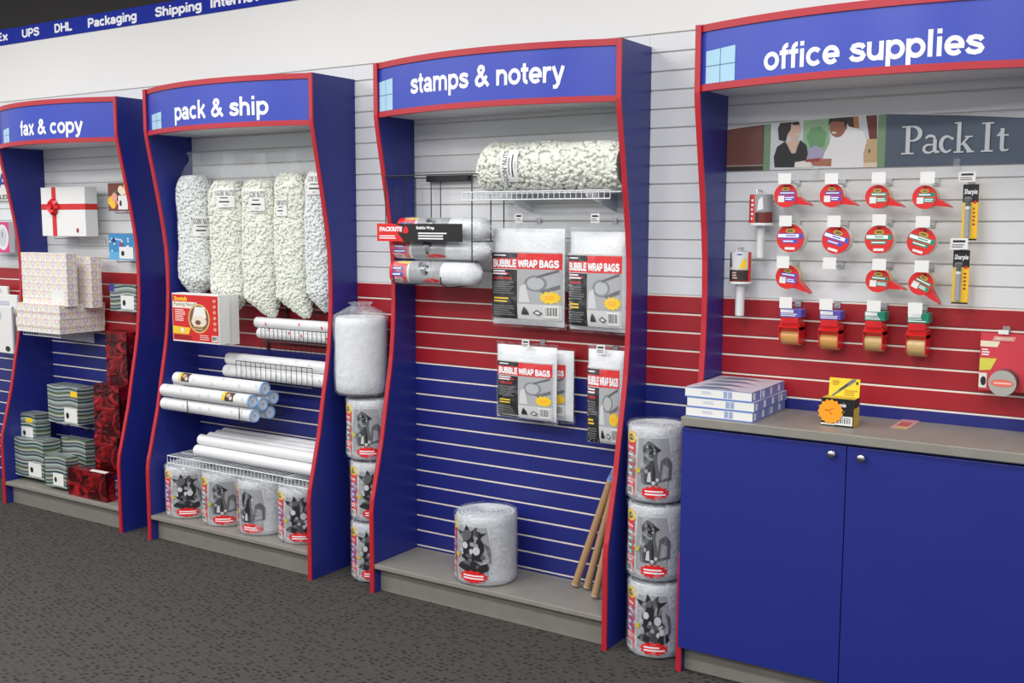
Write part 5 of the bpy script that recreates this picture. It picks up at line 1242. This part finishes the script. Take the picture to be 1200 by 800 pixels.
b = MB(); n = 32
for k in range(4): b.cyl((c.x, y-.002-.018*k, c.z), (c.x, y-.016-.018*k, c.z), R*.97, mat('dark_tape', (96,84,88), .35), n=n); b.cyl((c.x, y-.016-.018*k, c.z), (c.x, y-.020-.018*k, c.z), R*.93, ink(170,150,150), n=n)
b.build('tape_coil', t, smooth=.7)
b = MB(); b.cyl((c.x, y-.070, c.z), (c.x, y-.076, c.z), R, mat('grey_lid', (168,166,160), .45), n=n); b.art([('e', c.x, c.z, R*.86, R*.30, ink(222,110,96)), ('l', c.x-R*.62, c.z-R*.13, c.x+R*.7, c.z+R*.13, 1, ink(240,190,180))], lambda x, z, d: (x, y-.076-d, z)); b.build('lid', t, smooth=.7)
hook(1176, 386.5, 391.5, .032, -.07, label='peg hook with a small white tip holding the red carded roll', lines=False)
# hand stretch-wrap rolls
def stretch(u0, u1, v0, v1, hu0, hu1, hv1, y, lab, red):
    x0, x1, z0, z1 = rect(u0, v0, u1, v1, y); xc = (x0+x1)/2; r = (x1-x0)/2; h = z1-z0; hz = at((hu0+hu1)/2, hv1, y).z; hr = (at(hu1, v1, y).x-at(hu0, v1, y).x)/2
    t = thing('stretch_wrap', lab, 'stretch wrap', (xc, y+r, hz), 'hand stretch wrap rolls'); n = 26; yc = y+r
    b = MB(); b.lathe([(r*.94, z0+.004), (r*.97, z0+.008), (r*.97, z1-.008), (r*.9, z1-.003), (r*.35, z1-.003), (r*.33, z1-.012)], mat('wrap_silver', (178,180,184), .25), n, (xc, yc)); b.build('wrap_roll', t, smooth=.7)
    b = MB(); mp = lambda x, z, d: (xc+(r*.985+d)*math.cos(-PI/2+x/r), yc+(r*.985+d)*math.sin(-PI/2+x/r), z0+z)
    if red: S = [('r', -r*1.5, h*.03, -r*.85, h*.97, I_RED), ('r', -r*.78, h*.06, -r*.25, h*.96, ink(226,60,52)), ('l', -r*.66, h*.12, -r*.36, h*.85, 5, M_TXT), ('r', -r*.2, h*.42, r*1.5, h*.97, ink(150,152,156)), ('p', [(r*.0,h*.45),(r*.5,h*.5),(r*.4,h*.9),(r*.1,h*.8)], M_PAPER), ('r', -r*.2, h*.06, r*1.5, h*.40, ink(110,40,36)), ('r', -r*.1, h*.1, r*.1, h*.36, M_BLK)]
    else: S = [('r', -r*1.5, h*.42, r*1.1, h*.97, ink(206,208,210)), ('p', [(-r*1.2,h*.45),(-r*.5,h*.5),(-r*.7,h*.95),(-r*1.3,h*.9)], I_MD), ('p', [(r*.2,h*.45),(r*.9,h*.45),(r*.9,h*.8),(r*.5,h*.7)], I_YEL), ('l', 0, h*.85, r*.6, h*.93, 1, I_NAVY), ('r', -r*1.5, h*.08, r*1.1, h*.40, ink(56,40,38)), ('l', -r*.5, h*.12, r*.1, h*.36, 3, ink(210,180,170)), ('r', -r*1.5, h*.04, r*1.1, h*.08, ink(120,40,36)), ('r', r*1.1, h*.04, r*1.5, h*.96, I_RED)]
    b.art(S, mp, h=.006, dd=.0002); b.build('printed_label', t)
    b = MB(); b.lathe([(r*.5, z0-.006), (r*1.02, z0-.004), (r*1.04, z0+.002), (r*.98, z0+.006), (r*.5, z0+.006)], M_TUBEW, n, (xc, yc)); b.build('end_flange', t, smooth=.7)
    b = MB(); b.lathe([(hr*.8, hz), (hr*.96, hz+.003), (hr*.96, z0-.012), (hr*1.1, z0-.004)], M_TUBEW, 18, (xc, yc)); b.build('handle', t, smooth=.7)
stretch(874, 901, 226.5, 263, 883, 892.5, 303, -.115, 'hand stretch wrap roll with a red label and white handle', True)
stretch(851.5, 875.5, 294, 331.5, 856.5, 867, 371, -.125, 'hand stretch wrap roll with a grey and yellow label and white handle', False)
for u, v, y, lab in ((887, 224, -.06, 'clear peg under the poster holding the red labelled stretch wrap'), (863, 292, -.07, 'clear peg holding the grey labelled stretch wrap')):
    p = at(u, v, y); b = MB(); b.tube([(p.x, -.002, p.z+.004), (p.x, y, p.z+.004), (p.x, y-.004, p.z-.012)], .003, M_STEEL, 6); solo(b, 'short_peg', lab, 'peg hook')

# ================================================================== ON THE WORKTOP
bx1 = at(882, 480, -.375).x; bx0 = at(804, 470, -.375).x; bw = bx1-bx0; bh = .0365; bdp = .088
COLL = ('bottom', 'middle', 'top'); RWN = ('front', 'second', 'third', 'rear')
first = None
for k in range(3):
    for j in range(4):
        dx = (0, .006, -.002)[k]+random.uniform(-.002, .002); loc = (bx0+bw/2+dx, -.378+bdp/2+j*(bdp+.002), ZW+.0008+k*(bh+.0006))
        lab = 'white and blue carton in the %s row of the worktop stack, %s layer' % (RWN[j], COLL[k])
        if first is None:
            t = thing('supply_carton', lab, 'carton', loc, 'white and blue cartons stacked on the worktop'); first = t
            b = MB(); W2, D2 = bw/2, bdp/2; b.box(-W2, W2, -D2, D2, 0, bh, M_PAPER, .0008); b.build('box', t, world=False)
            b = MB(); blu = ink(96,130,206)
            b.art([('r', -W2, 0, W2, bh*.10, blu), ('l', -W2*.5, bh*.4, -W2*.1, bh*.75, 2, ink(190,196,210)), ('r', W2*.17, bh*.2, W2*.28, bh*.85, ink(150,164,200)), ('r', W2*.31, bh*.2, W2*.42, bh*.85, ink(150,164,200)), ('r', -W2, bh*.95, W2, bh, blu)], lambda x, z, d: (x, -D2-d, z)); b.build('front_print', t, world=False)
            b = MB(); b.art([('r', -D2, 0, D2, bh, ink(116,134,206)), ('r', -D2*.75, bh*.15, -D2*.2, bh*.85, M_PAPER)], lambda x, z, d: (W2+d, x, z)); b.build('end_print', t, world=False)
            b = MB(); b.art([('r', -W2, -D2, W2, D2, ink(196,190,204)), ('p', [(-W2*.8,-D2),(-W2*.2,-D2*.9),(W2*.2,-D2*.2),(-W2*.1,D2*.5),(-W2*.6,D2*.2)], ink(110,130,150)), ('p', [(-W2*.4,-D2*.7),(W2*.05,-D2*.5),(W2*.6,-D2*.9),(W2*.1,D2*.1)], ink(90,80,110))], lambda x, z, d: (x, z, bh+d), d0=.0002, dd=.0001); b.build('top_print', t, world=False)
        else: copy_thing(first, loc, lab)
# black and yellow marker box with raised flap
y = -.275; p = at(962, 493, y); p.z = ZW+.0005; xm = at(1000, 495, y).x; w = xm-p.x; h = zat(p.x+w/2, y, 467)-ZW; d = .075
t = thing('marker_box', 'black and yellow marker carton with an orange star sticker on the worktop', 'box', (p.x+w/2, y, ZW+.0005))
b = MB(); b.box(p.x, xm, y, y+d, ZW+.0005, ZW+h, mat('carton_yellow_black', (206,176,60), .5)); b.build('box', t)
b = MB(); b.art([('r', 0, 0, w, h, M_BLK), ('t', 'Sharpie', w*.36, h*.66, w*.76, h*.86, M_TXT, .02, .15), ('c', w*.42, h*.06, w*.97, h*.38), ('l', w*.55, h*.44, w*.75, h*.58, 2, ink(150,130,60)), ('r', 0, h*.04, w*.42, h*.10, M_PAPER)], front(p.x, ZW+.0005, y)); b.art([('r', y, h*.68, y+d, h, M_BLK)], lambda x, z, q: (xm+q, x, ZW+z)); b.build('front_print', t)
zf = zat(p.x+w/2, y+d, 443)-ZW
b = MB(); b.prism([(p.x+.006, y+d*.85, ZW+h), (xm, y+d*.85, ZW+h), (xm, y+d*.95, ZW+zf), (p.x+.006, y+d*.95, ZW+zf)], (0, .002, 0), ink(236,206,40)); fl = b.build('display_flap', t)
b = MB(); hf = zf-h; b.art([('p', [(w*.08,0),(w*.16,0),(w*.82,hf*.86),(w*.86,hf*1.0),(w*.72,hf*.98)], ink(110,112,116)), ('p', [(w*.30,hf*.34),(w*.36,hf*.32),(w*.62,hf*.66),(w*.56,hf*.70)], I_DK), ('r', w*.86, hf*.7, w*.92, hf*.85, M_BLK), ('l', w*.1, hf*.6, w*.36, hf*.9, 4, ink(196,160,30)), ('l', w*.5, hf*.05, w*.95, hf*.4, 3, ink(196,160,30))], lambda x, z, q: (p.x+.006+x*.97, y+d*.85+d*.10*z/hf-q-.0005, ZW+h+z)); b.build('flap_print', fl)
sx, sz = at(973, 482, y-.004).x, at(973, 482, y-.004).z
b = MB(); n = 15; Rr = .046
pts = [(sx+Rr*(1 if i % 2 else .86)*math.cos(PI*i/n), y-.004, sz+Rr*(1 if i % 2 else .86)*math.sin(PI*i/n)) for i in range(2*n)]
b.prism(pts, (0, .0015, 0), I_ORG); b.art([('p', [(-.020,.004),(-.006,.001),(.010,.012),(.011,.015),(-.006,.005),(-.019,.008)], ink(190,90,20)), ('p', [(-.004,-.004),(.006,-.010),(.008,-.008),(-.002,-.001)], ink(190,90,20))], lambda x, z, q: (sx+x, y-.004-q, sz+z)); b.build('star_sticker', t, label='orange starburst price sticker')
q0 = atz(1046, 500, ZW); q1 = atz(1070, 493, ZW)
xa, xb = atz(1047, 498, ZW).x, atz(1070, 499, ZW).x; ya, yb2 = atz(1058, 503, ZW).y, atz(1060, 491.5, ZW).y
b = MB(); b.box(xa, xb, ya, yb2, ZW+.0003, ZW+.0012, ink(196,160,146)); b.art([('r', xa, yb2-(yb2-ya)*.22, xb, yb2, ink(216,150,150)), ('r', xa+(xb-xa)*.2, ya+(yb2-ya)*.3, xb-(xb-xa)*.2, yb2-(yb2-ya)*.3, ink(196,90,84)), ('r', xa+(xb-xa)*.3, ya+(yb2-ya)*.04, xb-(xb-xa)*.05, ya+(yb2-ya)*.18, ink(222,180,110))], lambda x, z, q: (x, z, ZW+.0012+q))
solo(b, 'printed_slip', 'small faded red printed slip lying on the worktop', 'slip')
